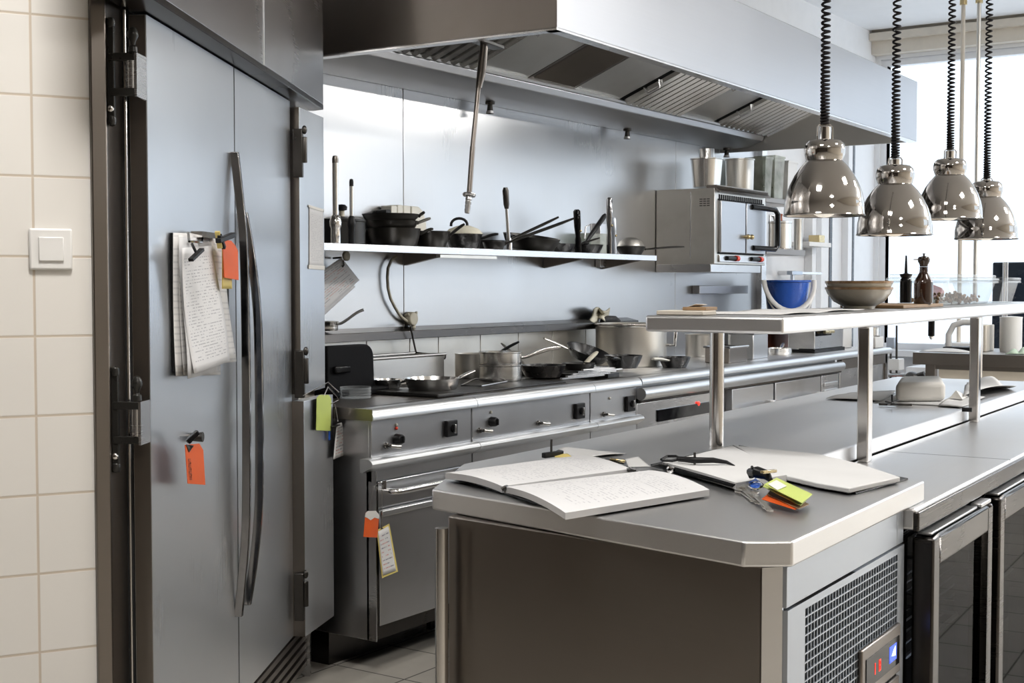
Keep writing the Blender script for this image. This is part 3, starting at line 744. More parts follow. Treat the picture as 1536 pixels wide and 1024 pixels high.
G().cy((2.66, .7545, .47), (2.66, .7515, .47), .012).ob('lock', 'black_plastic', par=isl)

# refrigerated low counter with glass doors
bf = thing('glass_door_fridge', 'low black steel bottle fridge with glass doors built beside the vent grille', 'refrigerator', (4.3, .95, 0))
G().bx(2.705, XE, .74, YS - .002, LOW - .045, LOW).ob('worktop', 'steel_top', par=bf, bev=.006, seg=3)
G().bx(2.704, XE, .732, .745, LOW - .047, LOW - .006).ob('fascia', 'steel_black', par=bf, bev=.004, seg=3)
seam = at(1300, 693, z=LOW).x
G().bx(3.60, 3.602, .742, YS - .01, LOW - .002, LOW + .0004).ob('worktop_seam', 'dark_metal', par=bf)
DX = [(2.745, 3.275), (3.355, 3.885), (3.965, 4.495), (4.575, 5.105)]
g = G().bx(2.705, 2.74, .765, 1.07, .05, LOW - .05).bx(2.705, XE, 1.04, 1.07, .05, LOW - .05).bx(2.705, XE, .765, 1.07, .05, .10)
g.bx(2.705, XE, .765, .80, .79, LOW - .05)
for (a, b) in DX: g.bx(b + .003, b + .077, .765, .80, .05, .80)
g.bx(5.185, XE, .77, 1.06, .05, .80)
g.ob('carcass', 'steel_black', par=bf)
for k, (a, b) in enumerate(DX):
    g = G(); y0, y1 = .712, .757; z0, z1 = .08, .792; w = .048
    for (p, q, r, s) in ((a, a + w, z0, z1), (b - w, b, z0, z1), (a + w, b - w, z1 - .062, z1), (a + w, b - w, z0, z0 + w)): g.bx(p, q, y0, y1, r, s)
    d = g.ob('door', 'steel_black', par=bf, bev=.006, seg=3)
    G().bx(a + w, b - w, .728, .733, z0 + w, z1 - .062).ob('door_glass', 'pane_dark', par=d)
    G().bx(a + .02, a + (b - a) * .78, .722, .752, z1 + .002, z1 + .008).bx(a + (b - a) * .8, b - .01, .715, .74, z1 + .003, z1 + .012).ob('door_lip', 'bright_rail', par=d, bev=.002)
    if k < 2:
        g = G()
        for j in range(9): g.cy((a + .03, .79 + j * .028, .52), (b - .03, .79 + j * .028, .52), .0025, n=6)
        g.cy((a + .03, .785, .524), (a + .03, 1.03, .524), .004, n=6).cy((b - .03, .785, .524), (b - .03, 1.03, .524), .004, n=6)
        g.cy((a + .03, .785, .52), (b - .03, .785, .52), .004, n=6)
        g.ob('wire_shelf', 'steel', par=bf)

# pass shelf on posts
use(FI)
ZP0, ZP1 = 1.203, 1.240
ps = thing('pass_shelf', 'steel pass shelf standing on posts along the middle of the island', 'shelf', (3.6, 1.2, TOP))
G().pr([(2.748, 1.04), (XE - .1, 1.04), (XE - .1, 1.372), (2.748, 1.372)], 'z', ZP0, ZP1).ob('shelf_board', 'steel_top', par=ps, bev=.006, seg=3)
p1 = at(1074.5, 669, z=TOP); p2 = at(1283, 692, z=LOW); p3 = at(1483, 635, z=LOW)
for (x, y, z) in ((p1.x, p1.y, TOP), (p2.x + .01, 1.054, LOW), (p3.x + .03, 1.054, LOW), (XE - .16, 1.33, TOP)):
    if z == LOW: G().bx(x - .019, x + .019, y - .018, y + .012, z + .0005, ZP0).ob('post', 'tube_steel', par=ps, bev=.004, seg=3)
    else: G().cy((x, y, z + .0005), (x, y, ZP0), .0185, n=24).ob('post', 'tube_steel', par=ps)

# wall shelf above the range
use(FW)
ZS = 1.462
sl = at(490, 370, y=3.28).x - .25; sr = at(984, 383, y=3.28).x
ws = thing('wall_shelf', 'long steel wall shelf over the range loaded with black pans', 'shelf', ((sl + sr) / 2, YB, ZS))
G().bx(sl, sr, 3.28, YB - .001, ZS - .006, ZS).bx(sl, sr, 3.275, 3.283, ZS - .028, ZS).ob('shelf_board', 'steel_h', par=ws, bev=.0015)
for px in (660, 865, 950):
    x = at(px, 390, y=3.4).x
    G().pr([(YB - .001, ZS - .006), (3.32, ZS - .006), (3.32, ZS - .02), (YB - .001, ZS - .07)], 'x', x - .012, x + .012).ob('shelf_bracket', 'steel_dark', par=ws, bev=.002)
G().bx(at(735, 380, y=3.28).x - .35, at(745, 380, y=3.28).x, 3.279, 3.30, ZS - .042, ZS - .03).ob('edge_clip', 'steel_old', par=ws)
G().bx(sr - .10, sr - .04, YB - .03, YB - .001, ZS - .06, ZS + .17).ob('wall_rail', 'steel', par=ws, bev=.002)
# ================================================================== HELPERS FOR SMALL THINGS
def seat(x0, x1, yb, z, base=1.0):
    """centre and radius of a round thing whose front base edge shows at row yb"""
    c = at((x0 + x1) / 2, yb, z=z); s = S(c); r = (x1 - x0) / 2 * s
    c = away(c, r * base); s2 = S(c); r = (x1 - x0) / 2 * s2
    c = at((x0 + x1) / 2, yb, z=z); c = away(c, r * base)
    return c, r
def seatY(x0, x1, Y, z):
    c = at((x0 + x1) / 2, 500, y=Y); c.z = z; return c, (x1 - x0) / 2 * S(c)
def mpx(c, n): return S(c) * n
def sheet(name, mat, c4, par=None, top=None, lift=0.0, thick=.0012, nu=8, nv=10, fn=None, group=None, at_=None):
    """a sheet whose four corners are a (top-left), b (top-right), c (bottom-right), d (bottom-left)"""
    a, b, c, d = [V(p) for p in c4]
    nn = (b - a).cross(d - a).normalized()
    if abs(nn.z) > .8 and nn.z < 0: nn = -nn
    if abs(nn.z) > .8: a, b, c, d = [q + V((0, 0, thick * .5 + .0004)) for q in (a, b, c, d)]
    def f(u, v):
        p = (a * (1 - u) + b * u) * (1 - v) + (d * (1 - u) + c * u) * v
        return p + nn * (fn(u, v) if fn else 0)
    g = G(); g.gr(f, nu, nv)
    return g.ob(name, mat, par=par, top=top, at=(at_ if at_ is not None else (a if top else None)), solid=thick, off=0, group=group)
def pan_body(c, r, h, rb=.78, th=.003):
    return [(0, 0), (r * rb * .97, 0), (r * rb, .003), (r * (rb + 1) / 2 * 1.01, h * .5), (r * .985, h * .92), (r, h), (r - th, h), (r * .985 - th, h * .9), (r * rb - th, .006), (0, .005)]
def pot_body(r, h, th=.002, rim=.004):
    return [(0, 0), (r * .96, 0), (r * .985, .004), (r * .99, .012), (r * .99, h - .006), (r + rim * .5, h - .003), (r + rim * .5, h), (r - th, h), (r - th - .001, .012), (r * .96 - th, .004), (0, .003)]
def make_pan(name, label, cat, c, r, h, mat, ang, hl=.2, rise=.05, hmat=None, group=None, rb=.78, flat=True, tip=False, hw=.011, rot=None, body='pan_body'):
    """ang: direction of the handle seen from above, in the current frame (radians)"""
    t = thing(name, label, cat, c, group)
    d = V((math.cos(ang), math.sin(ang), 0)); c = V(c)
    G().la(pan_body(c, r, h, rb), c, 40, loop=False).ob(body, mat, par=t)
    p0 = c + d * (r - .006) + V((0, 0, h * .72)); p1 = c + d * (r + hl * .3) + V((0, 0, h + rise * .45)); p2 = c + d * (r + hl) + V((0, 0, h + rise))
    g = G().tu(bez(p0, p0 + d * hl * .2 + V((0, 0, rise * .25)), p1 + d * hl * .2, p2, 8), [hw * .75, hw * .8, hw, hw * 1.05, hw * 1.1, hw * 1.1, hw * 1.1, hw * 1.05, hw * .7], 10, squash=(1, .55))
    g.sp(p0 + d * .004, .006, 8)
    ho = g.ob('handle', hmat or mat, par=t)
    if rot is not None:
        M2 = WM[t] @ rot; t.matrix_world = M2; WM[t] = M2
    return t
def towards(px): pass
RIGHT = lambda: math.atan2(pixdir().y, pixdir().x)       # heading of 'picture right' in the current frame

# ================================================================== ON THE REFRIGERATOR
use(FK)
yk = YK - .001
def KP(px, py, d=.0): return FK.at(px, py, y=YK - d)
# clipboard with order sheets
A, B_, C_, D_ = KP(258, 349, .004), KP(331, 347, .004), KP(352, 552, .004), KP(263, 563, .004)
t = thing('clipboard', 'clipboard stuffed with white order sheets hanging on the first refrigerator door', 'clipboard', ((A + C_) / 2))
G().bx(A.x, KP(340, 450, .0).x, YK - .006, YK - .0015, D_.z + .01, A.z).ob('board', 'black_plastic', par=t)
def shp(pts, d): return [KP(px, py, d) for px, py in pts]
sheet('sheet', 'sheet_edge', shp([(260, 349), (331, 351), (331, 562), (264, 564)], .010), t, fn=lambda u, v: .003 * math.sin(v * 3))
sheet('sheet', 'sheet_edge', shp([(268, 352), (328, 352), (325, 555), (276, 562)], .016), t, fn=lambda u, v: .004 * math.sin(v * 3 + u))
sheet('sheet', 'sheet_edge', shp([(316, 352), (337, 356), (352, 542), (300, 548)], .022), t, fn=lambda u, v: .006 * math.sin(v * 4))
sheet('sheet', 'sheet_faint', shp([(272, 356), (320, 356), (325, 556), (278, 568)], .026), t, fn=lambda u, v: .006 * math.sin(v * 4 + 1))
sheet('sheet', 'sheet_lines', shp([(273, 372), (322, 368), (340, 541), (291, 560)], .038), t, fn=lambda u, v: .008 * math.sin(v * 3.2 + u * 2), nu=12, nv=18)
q = KP(292, 352, .03)
G().tu([KP(282, 349, .02), KP(284, 362, .034), KP(303, 363, .034), KP(305, 350, .02)], .003, 8).bx(KP(281, 349).x, KP(306, 349).x, YK - .035, YK - .008, q.z - .004, q.z + .010).ob('clip', 'chrome', par=t)
G().beam(KP(286, 390, .052), KP(303, 374, .06), .012, .007).tu([KP(288, 366, .04), KP(291, 372, .052), KP(294, 378, .056)], .0035, 8).ob('peg', 'black_plastic', par=t, bev=.001)
# orange tag with black peg and yellow slip on the handle
q = KP(340, 390, .06)
t = thing('orange_tag', 'plain orange tag pegged with a yellow slip beside the bow handles', 'tag', q)
P = [(334, 364), (340, 360), (347, 361), (353, 368), (357, 376), (358, 420), (337, 416)]
g = G(); P3 = [KP(px, py, .062) for px, py in P]; g.hexa([p + V((0, .0015, 0)) for p in P3], P3); g.ob('card', 'orange_card', par=t)
sheet('slip', 'yellow_card', [KP(333, 364, .055), KP(346, 364, .055), KP(348, 433, .05), KP(333, 433, .05)], t)
G().beam(KP(327, 361, .07), KP(350, 352, .078), .014, .012).beam(KP(329, 352, .07), KP(336, 372, .072), .01, .01).ob('peg', 'black_plastic', par=t, bev=.002)
G().beam(KP(326, 347, .066), KP(330, 372, .066), .012, .006).ob('peg_pad', 'yellow_card', par=t, bev=.001)
# orange key tag on a hook low on the first door
q = KP(287, 655, .0)
t = thing('orange_tag', 'orange tag with vertical printing hanging from a magnetic hook low on the first door', 'tag', q)
G().cy(q + V((0, -.0006, 0)), q + V((0, -.028, 0)), .010, .012).ob('magnet', 'dark_metal', par=t, bev=.001)
G().beam(KP(281, 663, .03), KP(297, 647, .05), .012, .012).ob('peg', 'black_gloss', par=t, bev=.002)
P = [(278, 667), (299, 665), (305, 675), (308, 727), (282, 725)]
g = G(); P3 = [KP(px, py, .042) for px, py in P]; g.hexa([p + V((0, .0015, 0)) for p in P3], P3); cd_ = g.ob('card', 'orange_card', par=t)
G().hexa([KP(px, py, .0425) for px, py in ((279, 666), (291, 668), (284, 678))], [KP(px, py, .0435) for px, py in ((279, 666), (291, 668), (284, 678))]).ob('peg_jaw', 'dark_metal', par=t)
g = G(); random.seed(3)
for k in range(7):
    y0 = 688 + k * 4.6; x0 = 282.2 + k * .35
    for (u0, v0, u1, v1) in ((0, 0, 4, .6), (0, 2.6, 4, 3.2), (random.choice((0, 3.4)), 0, random.choice((.7, 4)), 3.2)):
        if u1 <= u0: continue
        g.hexa([KP(x0 + a, y0 + b, .0425) for a, b in ((u0, v0), (u1, v0), (u1, v1), (u0, v1))], [KP(x0 + a, y0 + b, .0430) for a, b in ((u0, v0), (u1, v0), (u1, v1), (u0, v1))])
g.ob('printing', 'ink', par=cd_)
# notice on the narrow door
def D3(px, py, d=.002):
    # plane of the narrow upper door
    a, b = V((4.147, .920, 0)), V((4.415, .897, 0)); dd = (b - a).normalized(); nn = V((dd.y, -dd.x, 0))
    r = FK.I @ (Fw * FOC + Rt * (px - 768) + Up * (512 - py)); tt = (a + nn * d).dot(nn) / r.dot(nn); p = r * tt; p.z += CAMH; return p
t = thing('notice', 'small white notice taped to the narrow upper refrigerator door', 'notice', D3(474, 356))
sheet('sheet', 'sheet_faint', [D3(464, 309), D3(485, 316), D3(486, 402), D3(464, 401)], t)
sheet('tape', 'white_card', [D3(463, 307, .003), D3(486, 314, .003), D3(486, 318, .003), D3(463, 311, .003)], t)
sheet('tape', 'white_card', [D3(463, 397, .003), D3(487, 399, .003), D3(487, 405, .003), D3(463, 403, .003)], t)
# tags on wire at the lower door
def D4(px, py, d=.004):
    a, b = V((4.120, .905, 0)), V((4.389, .866, 0)); dd = (b - a).normalized(); nn = V((dd.y, -dd.x, 0))
    r = FK.I @ (Fw * FOC + Rt * (px - 768) + Up * (512 - py)); tt = (a + nn * d).dot(nn) / r.dot(nn); p = r * tt; p.z += CAMH; return p
t = thing('green_tag', 'lime green tag wired to the narrow lower refrigerator door', 'tag', D4(485, 618))
P = [(475, 596), (479, 592), (493, 592), (497, 598), (496, 646), (474, 645)]
P3 = [D4(px, py, .012) for px, py in P]; G().hexa([D4(px, py, .0105) for px, py in P], P3).ob('card', 'lime_card', par=t)
G().tu([D4(455, 593, .006), D4(492, 573, .010), D4(508, 588, .02)], .0018, 6).tu([D4(486, 594, .011), D4(492, 580, .014), D4(505, 594, .02), D4(508, 600, .02), D4(497, 605, .014)], .0018, 6).ob('wire', 'tube_steel', par=t)
t = thing('label_card', 'small white handwritten card hanging from a black clip beside the lime tag', 'card', D4(510, 660))
sheet('card', 'sheet_hand', [D4(505, 636, .016), D4(513, 633, .016), D4(522, 680, .018), D4(500, 689, .014)], t)
G().tu([D4(502, 606, .018), D4(504, 612, .018), D4(507, 632, .018), D4(502, 632, .016), D4(503, 612, .018)], .0015, 6).ob('clasp', 'chrome', par=t)
G().beam(D4(499, 640, .02), D4(507, 637, .02), .016, .004).ob('clip', 'black_plastic', par=t, bev=.001)
G().beam(D4(494, 642, .008), D4(494, 660, .008), .012, .006, (0, 1, 0)).ob('blue_fob', 'blue_plastic', par=t, bev=.002, label='blue plastic fob')
# tags on the oven handle
use(FW)
def OV(px, py, y=2.835): return at(px, py, y=y)
t = thing('orange_tag', 'orange tag with a torn white top hanging on the oven handle of the left range', 'tag', OV(556, 788))
P = [(548, 769), (552, 766), (564, 766), (569, 772), (566, 806), (545, 805)]
G().hexa([OV(px, py, 2.836) for px, py in P], [OV(px, py, 2.834) for px, py in P]).ob('card', 'orange_card', par=t)
P = [(547.2, 775), (548.4, 769), (552, 766), (564, 766), (569, 772), (568.5, 778), (562, 776), (556, 780), (552, 777)]
G().hexa([OV(px, py, 2.8338) for px, py in P], [OV(px, py, 2.833) for px, py in P]).ob('torn_label', 'white_card', par=t)
G().tu([OV(556, 770, 2.835), OV(557, 748, 2.83), OV(562, 728, 2.83), OV(572, 722, 2.800)], .0012, 6).ob('string', 'tube_steel', par=t)
t = thing('label_card', 'yellow-bordered handwritten card hanging on the oven handle of the left range', 'card', OV(580, 825))
Q = [(565, 795), (584, 785), (597, 857), (573, 867)]
G().hexa([OV(px, py, 2.842) for px, py in Q], [OV(px, py, 2.840) for px, py in Q]).ob('border', 'yellow_card', par=t)
Q = [(567, 797), (582.5, 789), (594, 855.5), (574.5, 863)]
sheet('sheet', 'sheet_hand', [OV(px, py, 2.8385) for px, py in Q], t, thick=.0008)
G().hexa([OV(px, py, 2.8375) for px, py in ((571, 793), (575, 793), (573, 790))], [OV(px, py, 2.837) for px, py in ((571, 793), (575, 793), (573, 790))]).ob('hazard_mark', 'ink', par=t)
G().tu([OV(573, 792, 2.838), OV(573, 760, 2.825), OV(573, 735, 2.818), OV(573, 724, 2.800)], .0012, 6).bx(OV(571, 728, 2.81).x, OV(575, 728, 2.81).x, 2.797, 2.803, OV(573, 733, 2.81).z, OV(573, 720, 2.81).z).ob('string', 'tube_steel', par=t)

# ================================================================== ON THE RANGE
use(FW)
ZR = .9005
XD = RIGHT()
# black contact grill
p = at(540, 598, z=ZR)
t = thing('contact_grill', 'black contact grill with raised square lid at the left end of the range', 'grill', (p.x - .10, p.y + .22, ZR))
gx, gy0 = p.x - .26, p.y + .04
def GB(px, py, y): return at(px, py, y=y)
yl = p.y + .14
x0, x1 = GB(491, 560, yl).x, GB(562, 560, yl).x
z0, z1 = GB(530, 585, yl).z, GB(530, 517, yl).z
r_ = .03
prof = [(x0, z0), (x1 + .012, z0), (x1, z0 + .03), (x1 - .004, z1 - .05)] + [(x1 - .004 - r_ * 1.6 + r_ * 1.6 * math.cos(a), z1 - .05 + .05 * math.sin(a)) for a in [PI / 2 * i / 5 for i in range(1, 6)]] + [(x0, z1)]
G().pr(prof, 'y', yl, yl + .04).ob('lid', 'matte_black', par=t, bev=.006)
G().bx(x0 + (x1 - x0) * .1, x0 + (x1 - x0) * .42, yl - .018, yl + .002, z0 + (z1 - z0) * .40, z0 + (z1 - z0) * .56).ob('lid_handle', 'black_gloss', par=t, bev=.006)
G().bx(x0 - .02, x1 + .02, yl - .06, yl + .05, ZR, z0 + .01).ob('base', 'matte_black', par=t, bev=.008)
c, r = seat(507, 554, 599, ZR)
t = thing('glass_dish', 'small round glass dish with stacked rings beside the black grill', 'dish', c)
h = mpx(c, 17)
prof = [(0, 0), (r * .95, 0)]
for k in range(4): prof += [(r, h * (k + .15) / 4), (r, h * (k + .6) / 4), (r * .93, h * (k + .8) / 4)]
prof += [(r, h), (r - .003, h), (r - .006, .004), (0, .004)]
G().la(prof, c, 36).ob('bowl', 'clear_plastic', par=t)
# griddle plate under the trays
p0, p1 = at(560, 600, z=ZR), at(690, 588, z=ZR)
t = thing('griddle_plate', 'flat black griddle plate under the two shallow steel pans', 'griddle', ((p0.x + p1.x) / 2 + .05, 3.2, ZR))
G().bx(p0.x + .20, S1 + .04, 2.93, 3.30, ZR, ZR + .014).ob('plate', 'iron', par=t, bev=.004)
ZG = ZR + .0145
c, r = seatY(558, 604, 3.27, ZG)
make_pan('shallow_pan', 'shallow steel pan half hidden behind the front steel pan', 'pan', c, r, mpx(c, 13), 'steel_pan', XD - .15, .04, .0, 'steel_pan')
c, r = seatY(607, 690, 3.085, ZG)
make_pan('shallow_pan', 'wide shallow brushed steel pan at the front of the range', 'pan', c, r, mpx(c, 17), 'steel_pan', XD + .55, .08, .02, 'steel_pan', rb=.88)
# roasting tray with black-gripped handle
yt_ = 3.33
x0, x1 = at(557, 545, y=yt_).x, at(666, 545, y=yt_).x
zt = at(610, 535, y=yt_).z; zb = max(ZR, at(660, 566, y=yt_).z)
t = thing('roasting_tray', 'rectangular steel roasting tray with a black grip behind the shallow pans', 'tray', ((x0 + x1) / 2, yt_ + .08, ZR))
g = G(); Wt = .15
o_ = [(x0, yt_), (x1, yt_), (x1 + .0, yt_ + Wt), (x0, yt_ + Wt)]
i_ = [(x0 + .004, yt_ + .004), (x1 - .004, yt_ + .004), (x1 - .004, yt_ + Wt - .004), (x0 + .004, yt_ + Wt - .004)]
lo = [g.v((*q, zb)) for q in o_]; hi = [g.v((*q, zt)) for q in o_]; hi2 = [g.v((*q, zt)) for q in i_]; lo2 = [g.v((*q, zb + .005)) for q in i_]
g.f(lo[::-1]); g.f(lo2)
for k in range(4):
    m = (k + 1) % 4
    g.f([lo[k], lo[m], hi[m], hi[k]]); g.f([hi[k], hi[m], hi2[m], hi2[k]]); g.f([hi2[k], hi2[m], lo2[m], lo2[k]])
g.ob('tray_body', 'steel_pan', par=t)
G().tu([(x0 - .004, yt_ - .004, zt), (x1 + .004, yt_ - .004, zt), (x1 + .004, yt_ + Wt + .004, zt), (x0 - .004, yt_ + Wt + .004, zt)], .006, 8, closed=True).ob('rim', 'steel_pan', par=t)
G().bx(x0 - .2, x0 - .006, yt_ + .02, yt_ + Wt, ZR, zb).ob('support', 'steel_dark', par=t) if zb > ZR + .01 else None
hx = x1 + .03
G().cy((hx, yt_ + .02, zt - .012), (hx, yt_ + Wt - .02, zt - .012), .012, n=14).ob('grip', 'black_plastic', par=t)
G().beam((x1, yt_ + .02, zt - .008), (hx, yt_ + .02, zt - .012), .008, .012).beam((x1, yt_ + Wt - .02, zt - .008), (hx, yt_ + Wt - .02, zt - .012), .008, .012).ob('bracket', 'chrome', par=t)
ZI0 = ZR + .0065
c = at(708, 530, y=3.40); c.z = ZI0
make_pan('saucepan', 'black-handled saucepan behind the roasting tray', 'pan', c, .075, at(708, 532, y=3.40).z - ZR, 'steel_old', XD + .05, .13, .05, 'black_plastic', rb=.98)
c, r = seatY(718, 783, 3.20, ZR + .0065)
h = at(750, 530, y=3.20 - r).z - c.z
t = thing('stew_pot', 'deep steel stew pot with long handle left of the black frying pans', 'pot', c)
G().la(pot_body(r, h * .55), c, 40).la(pot_body(r * .99, h * .45), c + V((0, 0, h * .55)), 40).ob('pot_body', 'steel_pan', par=t)
d = V((math.cos(XD), math.sin(XD), 0)); d = Matrix.Rotation(.25, 3, 'Z') @ d
G().tu(bez(c + d * r + V((0, 0, h * .78)), c + d * (r + .04) + V((0, 0, h * .8)), c + d * (r + .08) + V((0, 0, h * 1.1)), c + d * (r + .17) + V((0, 0, h * 1.12)), 8), [.007, .008, .009, .010, .011, .011, .010, .009, .007], 10).ob('long_handle', 'steel_pan', par=t)
G().bx(-.01, .01, -.004, .004, 0, .03).ob('handle_rivet', 'steel', par=t) if 0 else None
# small iron burner bars and grates
gt = thing('pan_grate', 'thin steel trivet wire lying in front of the stew pot', 'trivet', at(715, 573, z=ZR))
G().tu([at(692, 578, z=ZR + .010), at(712, 568, z=ZR + .010), at(745, 566, z=ZR + .010), at(760, 572, z=ZR + .010), at(722, 579, z=ZR + .010)], .0035, 6, closed=True).ob('wire', 'steel', par=gt)
for (pa, pb_, w, lab) in (((745, 590), (860, 562), .36, 'flat black solid-top hotplate in the middle of the range'), ((900, 566), (972, 548), .40, 'black cast iron burner grate near the drawer counter')):
    a, b = at(*pa, z=ZR), at(*pb_, z=ZR)
    xa_, xb2 = min(a.x, b.x), max(a.x, b.x)
    t = thing('hotplate' if 'hotplate' in lab else 'burner_grate', lab, 'cooktop', ((xa_ + xb2) / 2, 3.15, ZR))
    if 'hotplate' in lab: G().bx(S1 + .06, S2 - .06, 2.95, 3.42, ZR, ZR + .006).ob('plate', 'iron', par=t, bev=.002)
    else:
        g = G().bx(S2 + .17, S3 - .03, 2.94, 2.955, ZR, ZR + .02).bx(S2 + .17, S3 - .03, 3.40, 3.415, ZR, ZR + .02).bx(S2 + .17, S2 + .185, 2.94, 3.41, ZR, ZR + .02).bx(S3 - .045, S3 - .03, 2.94, 3.41, ZR, ZR + .02)
        for k in range(3): g.bx(S2 + .17 + .045 * (k + 1), S2 + .182 + .045 * (k + 1), 2.95, 3.41, ZR + .006, ZR + .02)
        g.ob('bars', 'iron', par=t, bev=.002)
ZI = ZR + .0065; ZB = ZR + .0205
# black frying pans
c, r = seatY(779, 849, 3.17, ZI)
make_pan('frying_pan', 'black frying pan with steel handle pointing back, right of the stew pot', 'pan', c, r, mpx(c, 18), 'nonstick', XD + 2.3, .17, .085, 'steel_old', rb=.76, hw=.009)
c, r = seatY(845, 914, 3.335, ZI)
make_pan('frying_pan', 'black frying pan tipped up against the wall behind the other pans', 'pan', c + V((0, 0, .045)), r, .045, 'nonstick', PI - .5, .15, .02, 'steel_old', rb=.75, rot=Matrix.Rotation(math.radians(20), 4, 'X'))
c, r = seatY(906, 964, 3.08, ZB)
make_pan('frying_pan', 'black frying pan with its handle towards the left, beside the burner grate', 'pan', c, r, mpx(c, 19), 'nonstick', PI + .3, .15, .0, 'nonstick', rb=.72, hw=.014)
c, r = seatY(842, 893, 3.20, ZI)
make_pan('frying_pan', 'low black frying pan with pale handle on the right of the hotplate', 'pan', c, r, mpx(c, 14), 'iron', .15, .15, .04, 'cream_plastic', rb=.8, hw=.013)
c, r = seatY(988, 1036, 3.05, ZR)
make_pan('frying_pan', 'small black frying pan beside the leftmost shelf post, its white handle to the left', 'pan', c, r, mpx(c, 16), 'nonstick', PI + .05, .17, .0, 'ivory', rb=.74, hw=.014)
# front steel rack with bars
t = thing('steel_rack', 'low steel rack of flat bars on the front edge of the range', 'rack', at(890, 560, z=ZR))
g = G()
for k in range(6):
    a, b = at(842 + k * 8, 568 - k * 3.4, z=ZB + .004), at(905 + k * 9, 562 - k * 3.0, z=ZB + .004); g.beam(a, b, .012, .006)
g.ob('bars', 'steel', par=t)
# tall stock pots at the back
c, r = seatY(893, 1000, 3.315, ZR)
h = at(946, 489, y=3.315 - r).z - ZR
t = thing('stock_pot', 'huge steel stock pot standing behind the black pans', 'pot', c)
G().la(pot_body(r, h, .003, .008), c, 56).ob('pot_body', 'steel_old', par=t)
G().la([(r * 1.012, h - .012), (r * 1.03, h - .004), (r * 1.02, h + .004), (r * .99, h + .002)], c, 56).ob('rim', 'steel_pan', par=t)
d = Matrix.Rotation(XD, 3, 'Z') @ V((1, 0, 0)); e = V((-d.y, d.x, 0))
d = (d - e * .35).normalized()
G().tu([c + d * r * .99 + V((0, 0, h * .50)), c + d * (r + .045) + V((0, 0, h * .50)), c + d * (r + .05) + V((0, 0, h * .84)), c + d * (r + .05) + e * .08 + V((0, 0, h * .90)), c + d * (r * .9) + e * .11 + V((0, 0, h * .88))], .009, 10).ob('side_handle', 'chrome', par=t)
c2, r2 = seatY(1028, 1076, 3.40, ZR)
t = thing('stock_pot', 'second steel stock pot half hidden behind the leftmost shelf post', 'pot', c2)
G().la(pot_body(r2, at(1050, 503, y=3.3).z - ZR, .003, .008), c2, 44).ob('pot_body', 'steel_old', par=t)
# rags on the ledge
p = at(895, 480, y=YB - .05)
t = thing('cloth', 'crumpled grey kitchen cloth stuffed on the wall ledge above the stock pot', 'cloth', p)
random.seed(11)
g = G().gr(lambda u, v: at(884 + 24 * u + 6 * v, 481 - 18 * v + 3 * math.sin(u * 7 + v * 3), y=YB - .045 - .02 * math.sin(u * 9 + v * 2) - .012 * math.cos(v * 6)), 14, 10)
g.ob('fabric', 'cloth', par=t, solid=.006)
t = thing('oven_glove', 'black crumpled glove lying behind the rim of the huge stock pot', 'glove', at(915, 481, y=3.5))
G().tu([at(903, 481, y=3.52), at(912, 478, y=3.52), at(922, 479, y=3.52), at(929, 482, y=3.52)], [.012, .018, .020, .010], 10).ob('palm', 'rubber', par=t)
# ================================================================== ON THE WALL SHELF
use(FW)
ZW = ZS + .0006
def onshelf(px, Y): p = at(px, 360, y=Y); p.z = ZW; return p
def zat(px, py, Y): return at(px, py, y=Y).z
# two immersion blender shafts standing at the front edge
for (px, y0, hw, lab) in ((503.5, 233, 6.2, 'taller polished stick blender shaft standing on the wall shelf by the refrigerator'), (527.5, 268, 4.2, 'shorter thin stick blender shaft standing on the wall shelf')):
    Y = 3.315; c = onshelf(px, Y); s = S(c); r = hw * s; H_ = zat(px, y0, Y) - ZW
    t = thing('blender_shaft', lab, 'blender', c)
    G().la([(0, .09), (r * .72, .09), (r * .75, H_ - .03), (r * .75, H_ - .02)], c, 20).ob('shaft_tube', 'chrome', par=t)
    G().la([(0, 0), (r * 1.2, 0), (r * 1.25, .006), (r * 1.2, .055), (r * 1.45, .065), (r * 1.5, .08), (r * 1.1, .10), (r * .74, .105)], c, 20).ob('blade_guard', 'chrome' if hw > 5 else 'black_plastic', par=t)
    G().la([(r * .76, H_ - .028), (r * .78, H_ - .012), (r * .6, H_ - .002), (0, H_)], c, 20).ob('coupling', 'steel_dark' if hw > 5 else 'black_plastic', par=t)
# black stock pot with lid at the left
c, r = seatY(478, 549, 3.445, ZW); Yp = 3.445
c.z = ZW; r = min(r, .13); h = zat(520, 329, Yp - r) - ZW
t = thing('casserole', 'black lidded casserole behind the stick blender shafts', 'pot', c)
G().la(pot_body(r, h, .004, .004), c, 44).ob('pot_body', 'iron', par=t)
lid = G().la([(r * 1.0, h), (r * 1.0, h + .005), (r * .6, h + .014), (0, h + .018)], c, 44).ob('lid', 'iron', par=t)
k = c + V((0, 0, h + .016))
G().la([(0, 0), (.012, 0), (.010, .018), (.012, .022), (0, .024)], k, 14).ob('knob_stem', 'cream_plastic', par=t)
G().la([(.006, .022), (.020, .026), (.022, .038), (.014, .046), (0, .048)], k, 16).ob('lid_knob', 'black_plastic', par=t)
